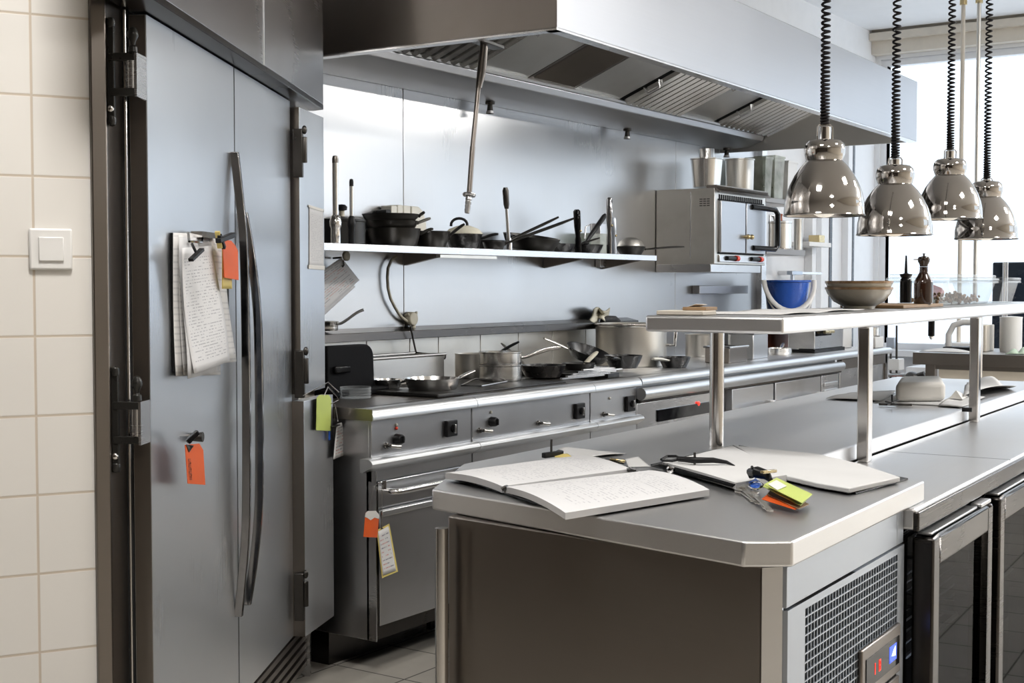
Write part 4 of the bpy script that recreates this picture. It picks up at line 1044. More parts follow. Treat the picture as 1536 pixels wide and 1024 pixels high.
# stack of three burnt pans
c, r = seatY(551, 632, 3.44, ZW); r = min(r, .145)
make_pan('frying_pan', 'burnt black frying pan at the bottom of the stack on the wall shelf', 'pan', c, r, zat(590, 340, 3.44 - r) - ZW, 'burnt_pan', XD + .15, .05, .0, 'burnt_pan', rb=.84)
z2 = zat(590, 340, 3.44 - r); z1 = z2 - .012
c2 = V((c.x - .012, c.y, z1 + .0125))
make_pan('frying_pan', 'burnt black frying pan in the middle of the stack on the wall shelf', 'pan', c2, r * .97, .030, 'burnt_pan', XD + .12, .05, .012, 'steel_old', rb=.88)
c3 = V((c.x - .02, c.y, c2.z + .0305))
make_pan('frying_pan', 'burnt black frying pan on top of the stack on the wall shelf', 'pan', c3, r * 1.07, .026, 'burnt_pan', XD + .05, .02, .01, 'burnt_pan', rb=.86)
# row of white ramekins and plates behind
zr0 = ZW
for k, (x0, x1, y0, lab) in enumerate(((575, 584, 314, 'dark plate edge at the left end of the upright white dishes'), (583.5, 593, 308, 'narrow white dish standing on edge, first of the white row'), (593, 602, 307, 'narrow white dish standing on edge, second of the white row'), (602, 613, 308, 'narrow white dish standing on edge, third of the white row'), (613, 637, 309, 'broad white platter standing on edge at the right end of the white row'))):
    Y = 3.535; xa, xb = at(x0, 330, y=Y).x + .002, at(x1, 330, y=Y).x - .002
    w = xb - xa; H_ = zat(x0, y0, Y) - ZW
    P = [(xa, 0), (xb, 0), (xb, H_ * .62), (xb - w * .18, H_ * .88), (xb - w * .5, H_), (xa + .006, H_)] if k == 4 else [(xa, 0), (xb, 0), (xb, H_ - .004), (xb - .004, H_), (xa + .004, H_), (xa, H_ - .004)]
    G().pr([(x, z + ZW) for x, z in P], 'y', Y - .012, Y + .045).ob('serving_dish', 'ivory' if k else 'black_plastic', top=(lab, 'dish', 'dishes standing on edge on the wall shelf'), at=((xa + xb) / 2, Y, ZW), bev=.004, seg=3)
# middle black pan and the lidded pan
c, r = seatY(618, 676, 3.40, ZW); r = min(r, .11)
make_pan('frying_pan', 'deep black pan with upturned handle between the stack and the lidded pan', 'pan', c, r, zat(647, 345, 3.40 - r) - ZW, 'burnt_pan', XD - .1, .06, .03, 'iron', rb=.74)
c, r = seatY(668, 724, 3.40, ZW); r = min(r, .115); h = zat(690, 349, 3.40 - r) - ZW
t = make_pan('lidded_pan', 'black pan with pale domed lid and arched black handle', 'pan', c, r, h, 'nonstick', XD - .15, .07, .0, 'nonstick', rb=.8)
G().la([(r * 1.01, h), (r * 1.01, h + .004), (r * .8, h + .022), (r * .35, h + .036), (0, h + .038)], c, 40).ob('lid', 'cloth', par=t, label='pale domed lid')
d = V((math.cos(XD), math.sin(XD), 0)); k = c + V((0, 0, h + .034)) - d * .02
G().tu(bez(k - d * .035, k - d * .04 + V((0, 0, .045)), k + d * .04 + V((0, 0, .045)), k + d * .035, 10), [.006] * 11, 10).ob('lid_handle', 'black_plastic', par=t)
# ladle with its dark grip leaning upright
Y = 3.30; a = at(764, 372, y=Y); b = at(758, 281, y=Y)
t = thing('steel_ladle', 'upright steel ladle shaft with dark grip at the shelf edge', 'ladle', V((a.x, a.y, ZW)))
a.z = ZW
m = a + (b - a) * .68
G().cy(a, m, .0085, .0075).la([(0, 0), (.013, 0), (.013, .03), (.008, .05)], a, 14).ob('ladle_shaft', 'steel', par=t)
G().tu([m - (b - a) * .02, m + (b - a) * .05, b - (b - a) * .05, b], [.009, .013, .014, .009], 12).ob('grip', 'dark_metal', par=t)
# two pans with long rising handles
c, r = seatY(712, 758, 3.43, ZW); r = min(r, .10)
make_pan('frying_pan', 'small black pan with a long handle rising to the right, left of the ladle', 'pan', c, r, .045, 'iron', XD + .1, .24, .105, 'dark_metal', rb=.8, hw=.012)
c, r = seatY(744, 784, 3.335, ZW); c.y = 3.335; r = .07
c, r = seatY(768, 822, 3.42, ZW)
t = make_pan('frying_pan', 'deep black sauté pan tilted towards the room, right of the ladle', 'pan', c + V((0, 0, .012)), .135, .062, 'burnt_pan', XD + PI + .9, .05, .0, 'iron', rb=.8, rot=Matrix.Rotation(math.radians(9), 4, 'X'))
c = onshelf(741, 3.33)
make_pan('frying_pan', 'tiny black pan at the shelf edge with the lower of two rising handles', 'pan', c, .05, .032, 'iron', XD + .05, .30, .105, 'dark_metal', rb=.8, hw=.012)
# black pans further right
c, r = seatY(818, 846, 3.47, ZW)
make_pan('frying_pan', 'flat black pan with a wire handle behind the sauté pan', 'pan', c, .10, .045, 'nonstick', XD + .1, .12, .03, 'iron', rb=.8, hw=.008)
c, r = seatY(852, 905, 3.41, ZW); r = min(r, .125)
make_pan('frying_pan', 'shallow black pan behind the two upright knife handles', 'pan', c, r, .045, 'nonstick', XD + PI + .1, .13, .03, 'iron', rb=.76, hw=.008)
c, r = seatY(923, 968, 3.40, ZW); r = min(r, .115)
t = make_pan('frying_pan', 'black pan with an upturned bowl on it at the right end of the shelf', 'pan', c, r, .045, 'iron', XD - .05, .20, .0, 'dark_metal', rb=.7, hw=.009)
G().la([(r * .88, 0), (r * .9, .003), (r * .75, .028), (r * .4, .045), (0, .05)], c + V((0, 0, .0455)), 36).ob('lid', 'steel_old', par=t)
# tools standing in the row
def tool(name, lab, px, y0, y1, r0, mat, Y=3.31, tilt=0, cat='knife', parts=()):
    a = at(px + tilt, y1, y=Y); a.z = ZW; b = at(px, y0, y=Y)
    t = thing(name, lab, cat, a)
    d = b - a
    G().tu([a, a + d * .3, a + d * .38, a + d * .62, b - d * .04, b], [r0 * .9, r0 * .9, r0 * .7, r0, r0 * 1.05, r0 * .6], 12, squash=(1, .7)).ob('grip', mat, par=t)
    G().sp(a + d * .5 + V((.0, -r0 * .9, 0)), .006, 8).ob('hanging_stud', 'brass', par=t)
    return t
tool('knife_sharpener', 'black upright tool handle with a blue-grey sheen in mid shelf', 865, 314, 377, .018, 'black_gloss', tilt=3, cat='tool')
tool('tongs', 'tall dark pair of tongs standing upright near the shelf end', 914, 296, 377, .016, 'handle_chrome', tilt=0, cat='tongs')
tool('whisk_handle', 'shorter blue-grey handle standing right of the tall tongs', 920, 326, 378, .014, 'galvanised', Y=3.30, tilt=1.5, cat='whisk')
a, b = at(878, 357, y=3.36), at(908, 322, y=3.36); a.z = ZW + .05
t = thing('ladle', 'black ladle handle leaning diagonally against the tall tongs', 'ladle', V((a.x, a.y, ZW)))
G().tu([a, a + (b - a) * .2, b - (b - a) * .08, b], [.007, .011, .013, .008], 10).sp(a, (.02, .02, .010), 12).ob('grip', 'black_plastic', par=t)
p = at(895, 356, y=3.5)
t = thing('food_box', 'pale clear plastic box with wire bail behind the leaning ladle', 'box', V((p.x, 3.52, ZW)))
zt = zat(895, 350, 3.5)
G().bx(p.x - .09, p.x + .10, 3.48, 3.575, ZW, zt).ob('box', 'dirty_plastic', par=t, bev=.006)
G().tu([(p.x - .12, 3.5, zt - .03), (p.x - .11, 3.5, zt + .03), (p.x - .06, 3.5, zt + .045), (p.x - .055, 3.5, zt - .01)], .004, 8).ob('bail', 'steel', par=t)

# ================================================================== ON THE WALL BELOW THE SHELF
Y = YB - .02
# round box with curved cable
p = at(617, 478, y=Y)
t = thing('junction_box', 'round cream junction box with a curving pale cable on the steel wall', 'junction box', p)
G().la([(0, 0), (.030, 0), (.030, .030), (.026, .036), (0, .038)], V((p.x, YB - .001, p.z)), 28, (0, -1, 0)).cy((p.x + .012, YB - .018, p.z - .026), (p.x + .012, YB - .018, p.z - .040), .013).ob('box_body', 'cream_plastic', par=t, bev=.002)
G().cy((p.x - .032, YB - .012, p.z + .016), (p.x - .028, YB - .030, p.z + .02), .006).cy((p.x + .026, YB - .012, p.z + .022), (p.x + .028, YB - .030, p.z + .026), .006).ob('lug', 'cream_plastic', par=t)
path = [at(px, py, y=Y) for px, py in ((594, 384), (587, 390), (582, 402), (581, 416), (582, 432), (586, 448), (592, 460), (598, 470), (604, 477), (611, 482))]
G().tu(path, .0065, 10).ob('cable', 'cream_plastic', par=t)
path = [at(615, 487, y=YB - .04), at(616, 490, y=YB - .098), at(621, 515, y=YB - .098), at(624, 528, y=YB - .095)]
G().tu(path, .004, 8).ob('probe', 'dark_metal', par=t)
# hanging sheets with magnet hook
p = at(517, 384, y=YB - .05)
t = thing('hanging_sheets', 'two tilted menu sheets with red and grey print hanging from a round hook', 'paper', p)
Y1 = YB - .055
sheet('sheet', 'sheet_red', [at(470, 415, y=Y1), at(512, 386, y=Y1), at(539, 420, y=Y1), at(480, 472, y=Y1)], t)
sheet('sheet', 'sheet_red', [at(470, 425, y=Y1 + .012), at(505, 398, y=Y1 + .012), at(533, 430, y=Y1 + .012), at(476, 482, y=Y1 + .012)], t)
G().la([(0, 0), (.019, 0), (.020, .008), (.016, .012), (0, .013)], at(518, 384, y=YB - .06), 24, (0, -1, .1)).ob('hook_disc', 'cream_plastic', par=t)
G().tu([at(500, 387, y=YB - .005), at(512, 386, y=YB - .06)], .004, 8).tu([at(515, 390, y=YB - .06), at(516, 397, y=YB - .06), at(514, 400, y=YB - .06)], .003, 8).ob('hook', 'dark_metal', par=t)
# small saucepan on the left ledge
c, r = seatY(470, 502, 3.535, 0); z = zl + .0265
t = thing('saucepan', 'small steel saucepan with an upswept handle on the ledge by the refrigerator', 'pan', V((c.x, 3.53, z)))
c = V((c.x, 3.53, z)); r = .052; h = mpx(c, 14)
G().la(pot_body(r, h), c, 30).ob('pan_body', 'steel_pan', par=t)
d = V((math.cos(XD), math.sin(XD), 0))
G().tu(bez(c + d * r + V((0, 0, h * .7)), c + d * (r + .03) + V((0, 0, h * .8)), c + d * (r + .06) + V((0, 0, h + .035)), c + d * (r + .10) + V((0, 0, h + .045)), 8), .006, 10).ob('handle', 'steel', par=t)
G().bx(3.40, at(520, 514, y=3.5).x + .02, 3.44, YB - .081, z - .008, z).ob('small_ledge', 'steel', top=('small steel ledge at the left end of the wall, under the little saucepan', 'ledge'), at=(3.45, 3.5, z)) if 0 else None

# ================================================================== WALL OVEN AND THINGS AROUND IT
XO = 6.72
pA = at(1072, 278, x=XO); pB = at(1072, 408, x=XO); YO = pA.y
XO2 = at(1148, 350, y=YO).x
zt, zb = pA.z, pB.z
t = thing('wall_oven', 'steel wall oven with two pale doors and a black bar handle', 'oven', ((XO + XO2) / 2, (YO + YB) / 2, zb))
G().bx(XO, XO2, YO, YB - .001, zb + .045, zt - .012).ob('casing', 'steel_old', par=t, bev=.003)
G().bx(XO, XO2 - .02, YO + .02, YB - .001, zb, zb + .045).ob('base', 'steel', par=t, bev=.002)
G().bx(XO - .008, XO, YO - .0 + .14, YO + .146, zb + .08, zt - .03).ob('side_seam', 'steel', par=t)
g = G()
for k in range(3):
    for m in range(4): g.bx(XO - .003, XO + .001, YO + .09 - .022 * k - .016, YO + .09 - .022 * k, zt - .075 - .012 * m, zt - .070 - .012 * m)
g.ob('side_grille', 'dark_metal', par=t)
G().bx(XO, XO2 + .01, YO - .012, YO + .05, zt - .012, zt + .004).pr([(YO - .012, zt - .012), (YO - .03, zt - .03), (YO - .025, zt - .036), (YO, zt - .02)], 'x', XO, XO2 + .01).ob('top_visor', 'steel_dark', par=t)
g = G()
for k in range(22):
    x = XO + .06 + (XO2 - XO - .12) * k / 21; g.bx(x - .006, x + .006, YO - .003, YO, zt - .075, zt - .045)
g.ob('vent_slots', 'dark_inside', par=t)
def oz(py): return at(1110, py, y=YO).z
xm = at(1115, 340, y=YO).x
z0, z1 = oz(380), oz(304)
for (a, b) in ((XO + .05, xm - .008), (xm + .008, XO2 - .035)):
    d = G().bx(a, b, YO - .018, YO, z0, z1).ob('door', 'steel_hood', par=t, bev=.004)
    hx = b - .018 if a < xm - .1 else a + .018
    G().cy((hx, YO - .018, oz(355)), (hx, YO - .04, oz(355)), .009).sp((hx, YO - .042, oz(355)), .015, 12).ob('door_knob', 'brass', par=d)
G().bx(xm - .008, xm + .008, YO - .004, YO, z0, z1).bx(XO + .04, XO2 - .03, YO - .004, YO, z0 - .008, z0).bx(XO + .04, XO2 - .03, YO - .004, YO, z1, z1 + .008).ob('door_gap', 'dark_inside', par=t)
G().tu([(XO2 - .24, YO - .02, oz(309)), (XO2 - .02, YO - .07, oz(311)), (XO2 - .005, YO - .08, oz(318)), (XO2 - .005, YO - .08, oz(366)), (XO2 - .02, YO - .07, oz(372)), (XO2 - .22, YO - .02, oz(371))], .016, 10).ob('bar_handle', 'black_gloss', par=t)
c_ = G().bx(XO + .05, XO2 - .03, YO - .010, YO, oz(394), oz(383)).ob('control_strip', 'steel', par=t, bev=.003)
for px in (1098, 1134):
    x = at(px, 388, y=YO).x; z = oz(388)
    G().cy((x - .10, YO - .014, z), (x + .01, YO - .014, z), .013).ob('selector', 'black_plastic', par=c_)
    G().cy((x + .012, YO - .016, z), (x + .045, YO - .016, z), .016).ob('red_button', 'red_plastic', par=c_)
ZO = zt + .0045
# pails on the oven
def pail(lab, x0, x1, Y, y0, mat, taper=.84):
    c = at((x0 + x1) / 2, 260, y=Y); c.z = ZO; r = (x1 - x0) / 2 * S(c); h = at((x0 + x1) / 2, y0, y=Y).z - ZO
    t = thing('steel_pail', lab, 'pail', c)
    G().la([(0, 0), (r * taper, 0), (r * .99, h - .008), (r * 1.04, h - .006), (r * 1.04, h), (r * .98, h), (r * taper - .003, .004), (0, .004)], c, 40).ob('pail_body', mat, par=t)
    return t, c, r, h
t, c, r, h = pail('tapered steel pail with a can in it on top of the wall oven', 1036, 1084, YO + .13, 238, 'steel_pan')
G().la([(0, .02), (.043, .02), (.043, h + .055), (.038, h + .055), (.038, .03)], c, 24).ob('tin_can', 'steel_pan', par=t)
pail('plain round steel pail to the right of the tapered pail on the wall oven', 1088, 1131, YO + .12, 239, 'steel_old', .95)
# shelves right of the oven
ya = YB - .26
def shelfplate(name, lab, px0, px1, py0, py1, Y0, mat):
    xa, xb = at(px0, py0, y=Y0).x, at(px1, py0, y=Y0).x; za, zb2 = at(px0, py1, y=Y0).z, at(px0, py0, y=Y0).z
    return G().bx(xa, xb, Y0, YB - .001, za, zb2).ob(name, mat, top=(lab, 'shelf'), at=(xa, Y0, za), bev=.003), xa, xb, zb2
_, sa, sb, sz = shelfplate('bracket_shelf', 'upper dark steel shelf right of the wall oven, under the clear containers', 1149, 1200, 295, 303, ya, 'steel_dark')
_, ta, tb, tz = shelfplate('bracket_shelf', 'lower steel shelf right of the wall oven, under the lidded pot', 1150, 1208, 372, 381, ya, 'steel_dark')
# containers on the upper shelf
def jar(lab, px0, px1, y0, Y, z, mat, fill=None):
    xa, xb = at(px0, 260, y=Y).x, at(px1, 260, y=Y).x; h = at(px0, y0, y=Y).z - z
    t = thing('food_container', lab, 'container', ((xa + xb) / 2, Y + .08, z))
    g = G(); o_ = [(xa + .012, Y + .012), (xb - .012, Y + .012), (xb - .012, Y + .148), (xa + .012, Y + .148)]
    cx, cy2 = (xa + xb) / 2, Y + .08
    def ring(sc, zz, dx=0): return [g.v((cx + (x - cx) * sc, cy2 + (y - cy2) * sc, zz)) for x, y in o_]
    R_ = [ring(.86, z), ring(1, z + h), ring(1.06, z + h), ring(1.06, z + h - .012), ]
    g.f(R_[0][::-1])
    for a, b in zip(R_, R_[1:]):
        for k in range(4): g.f([a[k], a[(k + 1) % 4], b[(k + 1) % 4], b[k]])
    g.ob('tub', mat, par=t, bev=.004)
    if fill:
        G().bx(cx - (xb - xa) * .36, cx + (xb - xa) * .36, Y + .03, Y + .13, z + .004, z + h * fill).ob('liquid', 'dirty_plastic', par=t)
    return t
jar('left grimy clear plastic container on the upper bracket shelf', 1150, 1163, 234, ya + .02, sz + .0005, 'dirty_plastic', .6)
jar('right grimy clear plastic container on the upper bracket shelf', 1164, 1181, 232, ya + .02, sz + .0005, 'dirty_plastic', .62)
jar('white plastic tub behind the biggest lamp, at the end of the upper bracket shelf', 1184, 1200, 240, ya + .02, sz + .0005, 'white_plastic')
# lidded pot and steel jug on the lower shelf
c = at(1170, 360, y=ya + .10); c.z = tz + .0005; r = 17.5 * S(c); h = at(1170, 334, y=ya + .1).z - c.z
t = thing('lidded_pot', 'tall steel pot with a lid on the lower bracket shelf', 'pot', c)
G().la(pot_body(r, h, .003, .004), c, 40).ob('pot_body', 'steel_pan', par=t)
G().la([(r * 1.02, h), (r * 1.02, h + .008), (r * .3, h + .016), (0, h + .017)], c, 40).ob('lid', 'steel', par=t)
G().la([(0, .015), (.016, .015), (.012, .04), (.018, .055), (0, .06)], c + V((0, 0, h)), 16).ob('lid_knob', 'terracotta', par=t)
d = V((math.cos(XD), math.sin(XD), 0))
G().tu([c - d * r * .9 + V((0, 0, h)), c - d * r * .9 + V((0, 0, h + .05)), c - d * r * .55 + V((0, 0, h + .04)), c - d * r * .45 + V((0, 0, h + .01))], .008, 8).ob('side_handle', 'steel', par=t)
c = at(1197, 360, y=ya + .04); c.z = tz + .0005; r = 6.5 * S(c)
t = thing('steel_jug', 'narrow steel canister to the right of the lidded pot', 'canister', c)
G().la(pot_body(r, at(1197, 330, y=ya + .1).z - c.z, .002), c, 28).ob('can_body', 'steel_old', par=t)
# rail with channel on the wall under the oven
p = at(1045, 428, y=YB - .03); q = at(1118, 440, y=YB - .03)
G().bx(p.x, q.x, YB - .05, YB - .001, q.z, p.z).ob('wall_rail', 'steel_hood', top=('short pale steel trunking on the wall under the wall oven', 'trunking'), at=(p.x, YB, q.z), bev=.004)
# bucket on a ledge
use(FW)
Yb = YW - .27
c = at(1180, 440, y=Yb); s = S(c); r = 35 * s; zb_ = at(1180, 492, y=Yb).z; zt_ = at(1180, 420, y=Yb).z
c.z = zb_
t = thing('blue_bucket', 'blue plastic bucket with a wide white handle band', 'bucket', c)
h = zt_ - zb_
G().la([(0, 0), (r * .72, 0), (r * .96, h - .015), (r * 1.03, h - .012), (r * 1.03, h), (r * .95, h), (r * .70, .006), (0, .006)], c, 40).ob('bucket_body', 'blue_plastic', par=t)
d = V((math.cos(XD), math.sin(XD), 0)); e = V((d.y, -d.x, 0)) if V((d.y, -d.x, 0)).dot(V((Fw.x, Fw.y, 0))) < 0 else V((-d.y, d.x, 0))
def band(rad, drop, w, off):
    P = []
    for i in range(17):
        a = PI * i / 16
        P.append(c + d * (-math.cos(a) * rad) + e * (r * .35 + math.sin(a) * r * .62 + off) + V((0, 0, h - .002 - math.sin(a) * drop)))
    return P
G().tu(band(r * 1.06, h * .62, .02, .012), .017, 10, squash=(1, .5)).ob('handle', 'white_plastic', par=t)
G().tu(band(r * 1.08, h * .78, .02, .008), .006, 8).ob('handle', 'white_plastic', par=t)
G().bx(c.x - .24, c.x + .26, Yb - .20, YW - .0125, zb_ - .03, zb_ - .0005).ob('wall_ledge', 'steel', top=('narrow steel wall ledge under the blue bucket', 'ledge'), at=(c.x, Yb, zb_ - .03))
# tap over the bucket
p = at(1187, 409, y=YW - .15)
t = thing('wall_tap', 'long flat lever tap on the wall above the blue bucket', 'tap', p)
a, b = at(1186, 409, y=YW - .12), at(1231, 407, y=YW - .12)
G().bx(a.x, b.x, a.y - .012, a.y + .012, a.z - .010, a.z + .008).ob('spout', 'steel', par=t, bev=.003)
G().bx(a.x - .02, a.x + .16, a.y - .02, a.y + .02, a.z - .014, a.z + .012).cy((a.x + .03, a.y, a.z - .01), (a.x + .03, a.y, a.z - .07), .014).ob('valve', 'galvanised', par=t, bev=.003)
G().cy((a.x + .08, a.y, a.z), (a.x + .08, YW - .0005, a.z), .015).ob('wall_pipe', 'steel', par=t)
# paper towel shelf on the white wall
p = at(1210, 364, y=YW - .16); q = at(1243, 371, y=YW - .16)
t = thing('wall_bracket', 'white wall bracket shelf with a small brass box behind the biggest lamp', 'shelf', p)
G().bx(p.x, q.x, YW - .18, YW - .0005, q.z, q.z + .03).ob('bracket_shelf', 'white_plastic', par=t, bev=.003)
a, b = at(1221, 351, y=YW - .1), at(1229, 363, y=YW - .1)
G().bx(a.x, b.x, YW - .14, YW - .06, q.z + .031, q.z + .031 + (a.z - b.z)).ob('brass_box', 'brass', par=t, bev=.003)
# ================================================================== HEAT LAMPS
use(FI)
YLmp = 1.19
PROF = [(1.0, .0), (1.02, .015), (1.0, .05), (.985, .33), (.94, .55), (.86, .78), (.74, 1.02), (.60, 1.22), (.48, 1.35), (.445, 1.39), (.47, 1.45), (.505, 1.56), (.51, 1.68), (.48, 1.80), (.40, 1.88), (.26, 1.91), (.18, 1.915)]
def heat_lamp(px, py, w, lab, ytop):
    c = at(px, py, y=YLmp); R_ = w / 2 * S(c)
    t = thing('heat_lamp', lab, 'heat lamp', c, 'heat lamps over the pass shelf')
    inner = [(r - .025, z - (.03 if z > 1.5 else 0)) for r, z in reversed(PROF[1:-1])]
    G().la([(r * R_, z * R_) for r, z in PROF] + [(r * R_, z * R_) for r, z in inner] + [(PROF[0][0] * R_ * .985, .0)], c, 56, loop=True).ob('lamp_shade', 'lamp_chrome', par=t, angle=50)
    G().sp(c + V((0, 0, .36 * R_)), (.42 * R_, .42 * R_, .40 * R_), 20).cy(c + V((0, 0, .6 * R_)), c + V((0, 0, 1.5 * R_)), .16 * R_).ob('bulb', 'bulb', par=t)
    z1 = 1.905 * R_; z2 = at(px, ytop, y=YLmp).z - c.z
    o = G().cy(c + V((0, 0, z1)), c + V((0, 0, z2 - .004)), .15 * R_).ob('socket', 'chrome', par=t, bev=.002)
    q = .185 * R_; rt = CUR.I @ Rt
    G().tu([c + rt * q + V((0, 0, z1)), c + rt * q + V((0, 0, z2 - .006)), c + rt * (q * .8) + V((0, 0, z2)), c - rt * (q * .8) + V((0, 0, z2)), c - rt * q + V((0, 0, z2 - .006)), c - rt * q + V((0, 0, z1))], .0022, 8).ob('bracket', 'chrome', par=o)
    # coiled cord: tight at the lamp, stretched higher up
    P = []; z = z2; ph = 0.0; hr = .095 * R_; top = ZC - c.z - .03
    while z < top:
        f = min(1, (z - z2) / .42); pitch = .0075 + .0125 * f
        P.append(c + V((math.cos(ph) * hr, math.sin(ph) * hr, z))); ph += 2 * PI / 9; z += pitch / 9
    G().tu(P, .0036, 5).ob('coiled_cord', 'cord_black', par=t)
    G().la([(0, 0), (.05, 0), (.05, -.02), (.03, -.032), (0, -.032)], c + V((0, 0, ZC - c.z - .0005)), 28).ob('ceiling_rose', 'chrome', par=t)
heat_lamp(1236, 324, 119, 'chrome heat lamp, largest and nearest of the four, over the stacked bowls', 187)
heat_lamp(1341.5, 353, 110, 'chrome heat lamp hanging low in front of the window, second from the left of four', 236)
heat_lamp(1424, 329, 95, 'chrome heat lamp hung higher than its neighbours, third from the left of four', 224)
heat_lamp(1479, 359, 91, 'chrome heat lamp, farthest right of the four, partly behind another', 267)

# ================================================================== ON THE ISLAND
def pad(name, mat, quad, par, z0, th, hump=0.0, skew=0.0, nu=14, nv=12):
    a, b, c, d = [at(px, py, z=z0 + th) for px, py in quad]
    def f(u, v):
        p = (a * (1 - u) + b * u) * (1 - v) + (d * (1 - u) + c * u) * v
        return p + V((0, 0, hump * math.sin(PI * min(1, max(0, u))) ** .8 + skew * (u)))
    g = G(); n = nu
    top = [[g.v(f(i / nu, j / nv)) for i in range(nu + 1)] for j in range(nv + 1)]
    def low(p): return V((p.x, p.y, max(z0, p.z - th)))
    bot = [[g.v(low(x.co)) for x in r] for r in top]
    for j in range(nv):
        for i in range(nu):
            g.f([top[j][i], top[j][i + 1], top[j + 1][i + 1], top[j + 1][i]], [(i / nu, j / nv), ((i + 1) / nu, j / nv), ((i + 1) / nu, (j + 1) / nv), (i / nu, (j + 1) / nv)])
            g.f([bot[j][i], bot[j + 1][i], bot[j + 1][i + 1], bot[j][i + 1]])
    for i in range(nu):
        g.f([top[0][i + 1], top[0][i], bot[0][i], bot[0][i + 1]]); g.f([top[nv][i], top[nv][i + 1], bot[nv][i + 1], bot[nv][i]])
    for j in range(nv):
        g.f([top[j][0], top[j + 1][0], bot[j + 1][0], bot[j][0]]); g.f([top[j + 1][nu], top[j][nu], bot[j][nu], bot[j + 1][nu]])
    return g.ob(name, mat, par=par)
T0 = TOP + .0008
def A0(px, py, z=T0): return at(px, py, z=z)
# open binder of sheets at the near end
t = thing('open_binder', 'open binder with two thick stacks of white sheets at the near end of the island', 'binder', A0(850, 722))
cv = [A0(*q) for q in ((676, 714), (846, 770), (1060, 736), (880, 688))]
G().hexa(cv, [p + V((0, 0, .003)) for p in cv]).ob('cover', 'black_plastic', par=t)
Z1 = T0 + .0035
pad('sheet_stack', 'sheet_faint', ((668, 709), (753, 729), (946, 703), (868, 682)), t, Z1, .013, .006)
pad('sheet_stack', 'sheet_faint', ((757, 730), (848, 769), (1064, 734), (973, 705)), t, Z1, .012, .008)
G().tu([A0(753, 734, Z1 + .008), A0(757, 731, Z1 + .012), A0(760, 730, Z1 + .010)], .004, 8).tu([A0(940, 705, Z1 + .010), A0(946, 704, Z1 + .014), A0(952, 705, Z1 + .010)], .004, 8).ob('binder_ring', 'dark_metal', par=t)
# loose sheet behind with clip
t = sheet('loose_sheet', 'sheet_blank', [A0(833, 678), A0(850, 671), A0(940, 681), A0(872, 689)], top=('loose white sheet under the black clip, behind the open binder', 'paper'), thick=.001, fn=lambda u, v: .004 * math.sin(u * 3))
p = A0(828, 683)
t = thing('binder_clip', 'black binder clip with an upright arm and a yellow slip behind the open binder', 'clip', p)
Zc = T0 + .022
G().beam(A0(815, 683, Zc), A0(843, 679, Zc), .012, .012).ob('jaw', 'black_plastic', par=t, bev=.002)
b0 = A0(827, 681, Zc); G().tu([b0, b0 + V((0, 0, .028)), b0 + V((.001, 0, .034))], .0028, 8).tu([b0, A0(838, 676, Zc + .004), A0(843, 677, Zc)], .003, 8).ob('clip_arm', 'dark_metal', par=t)
sheet('slip', 'yellow_card', [A0(832, 681, Zc - .003), A0(852, 681, Zc - .002), A0(860, 687, Zc - .006), A0(832, 686, Zc - .006)], t, thick=.0008)
p = A0(910, 690)
t = thing('utility_knife', 'dark clasp knife with a tan strip lying beside the open binder', 'knife', p)
G().beam(A0(888, 688, T0 + .010), A0(938, 693, T0 + .006), .022, .008).ob('knife_body', 'dark_metal', par=t, bev=.002)
G().beam(A0(915, 688.5, T0 + .015), A0(938, 691.5, T0 + .012), .010, .006).ob('knife_scale', 'brass', par=t, bev=.002)
t = sheet('folded_sheet', 'sheet_blank', [A0(938, 689, T0 + .010), A0(957, 685, T0 + .014), A0(975, 700), A0(943, 701)], top=('small folded white sheet between the two open binders', 'paper'), thick=.001)
# second binder
t = thing('open_binder', 'black open binder with a blank white page lying beyond the keys', 'binder', A0(1150, 705))
bl_ = [A0(*q) for q in ((976, 698), (1096, 731), (1186, 718), (1100, 669))]
G().hexa(bl_, [p + V((0, 0, .003)) for p in bl_]).hexa([A0(*q) for q in ((1178, 717), (1284, 741), (1362, 719), (1108, 669))], [A0(*q) + V((0, 0, .003)) for q in ((1178, 717), (1284, 741), (1362, 719), (1108, 669))]).ob('cover', 'black_plastic', par=t)
lp = [A0(976, 698, T0 + .003), A0(1096, 731, T0 + .003), A0(1103, 726, T0 + .018), A0(990, 694, T0 + .018)]
G().hexa([p + V((0, 0, -.002)) for p in lp], lp).ob('cover_flap', 'black_gloss', par=t)
pad('sheet_stack', 'sheet_blank', ((994, 693), (1104, 724), (1180, 712), (1098, 668)), t, T0 + .0035, .014, .002)
pad('sheet_stack', 'sheet_blank', ((1100, 667), (1180, 711), (1273, 731), (1350, 714)), t, T0 + .0035, .012, .006) if 0 else None
def poly_stack(px, z0, z1, mat, name, par):
    lo = [A0(*q, z0) for q in px]; hi = [A0(*q, z1) for q in px]
    g = G(); A = [g.v((p.x, p.y, z0)) for p in hi]; B = [g.v(p) for p in hi]; n = len(A)
    g.f(A[::-1]); g.f(B)
    for i in range(n): g.f([A[i], A[(i + 1) % n], B[(i + 1) % n], B[i]])
    return g.ob(name, mat, par=par, bev=.002)
poly_stack(((1179, 713), (1225, 724), (1274, 732), (1350, 715), (1290, 695), (1225, 680), (1102, 668)), T0 + .0035, T0 + .014, 'sheet_blank', 'sheet_stack', t)
G().la([(.004, -.006), (.008, -.004), (.008, .004), (.004, .006)], A0(1006, 704, T0 + .014), 12, (1, 0, 0), loop=True).tu([A0(1004, 700, T0 + .018), A0(1003, 708, T0 + .006), A0(1008, 710, T0 + .003)], .003, 8).ob('binder_ring', 'chrome', par=t)
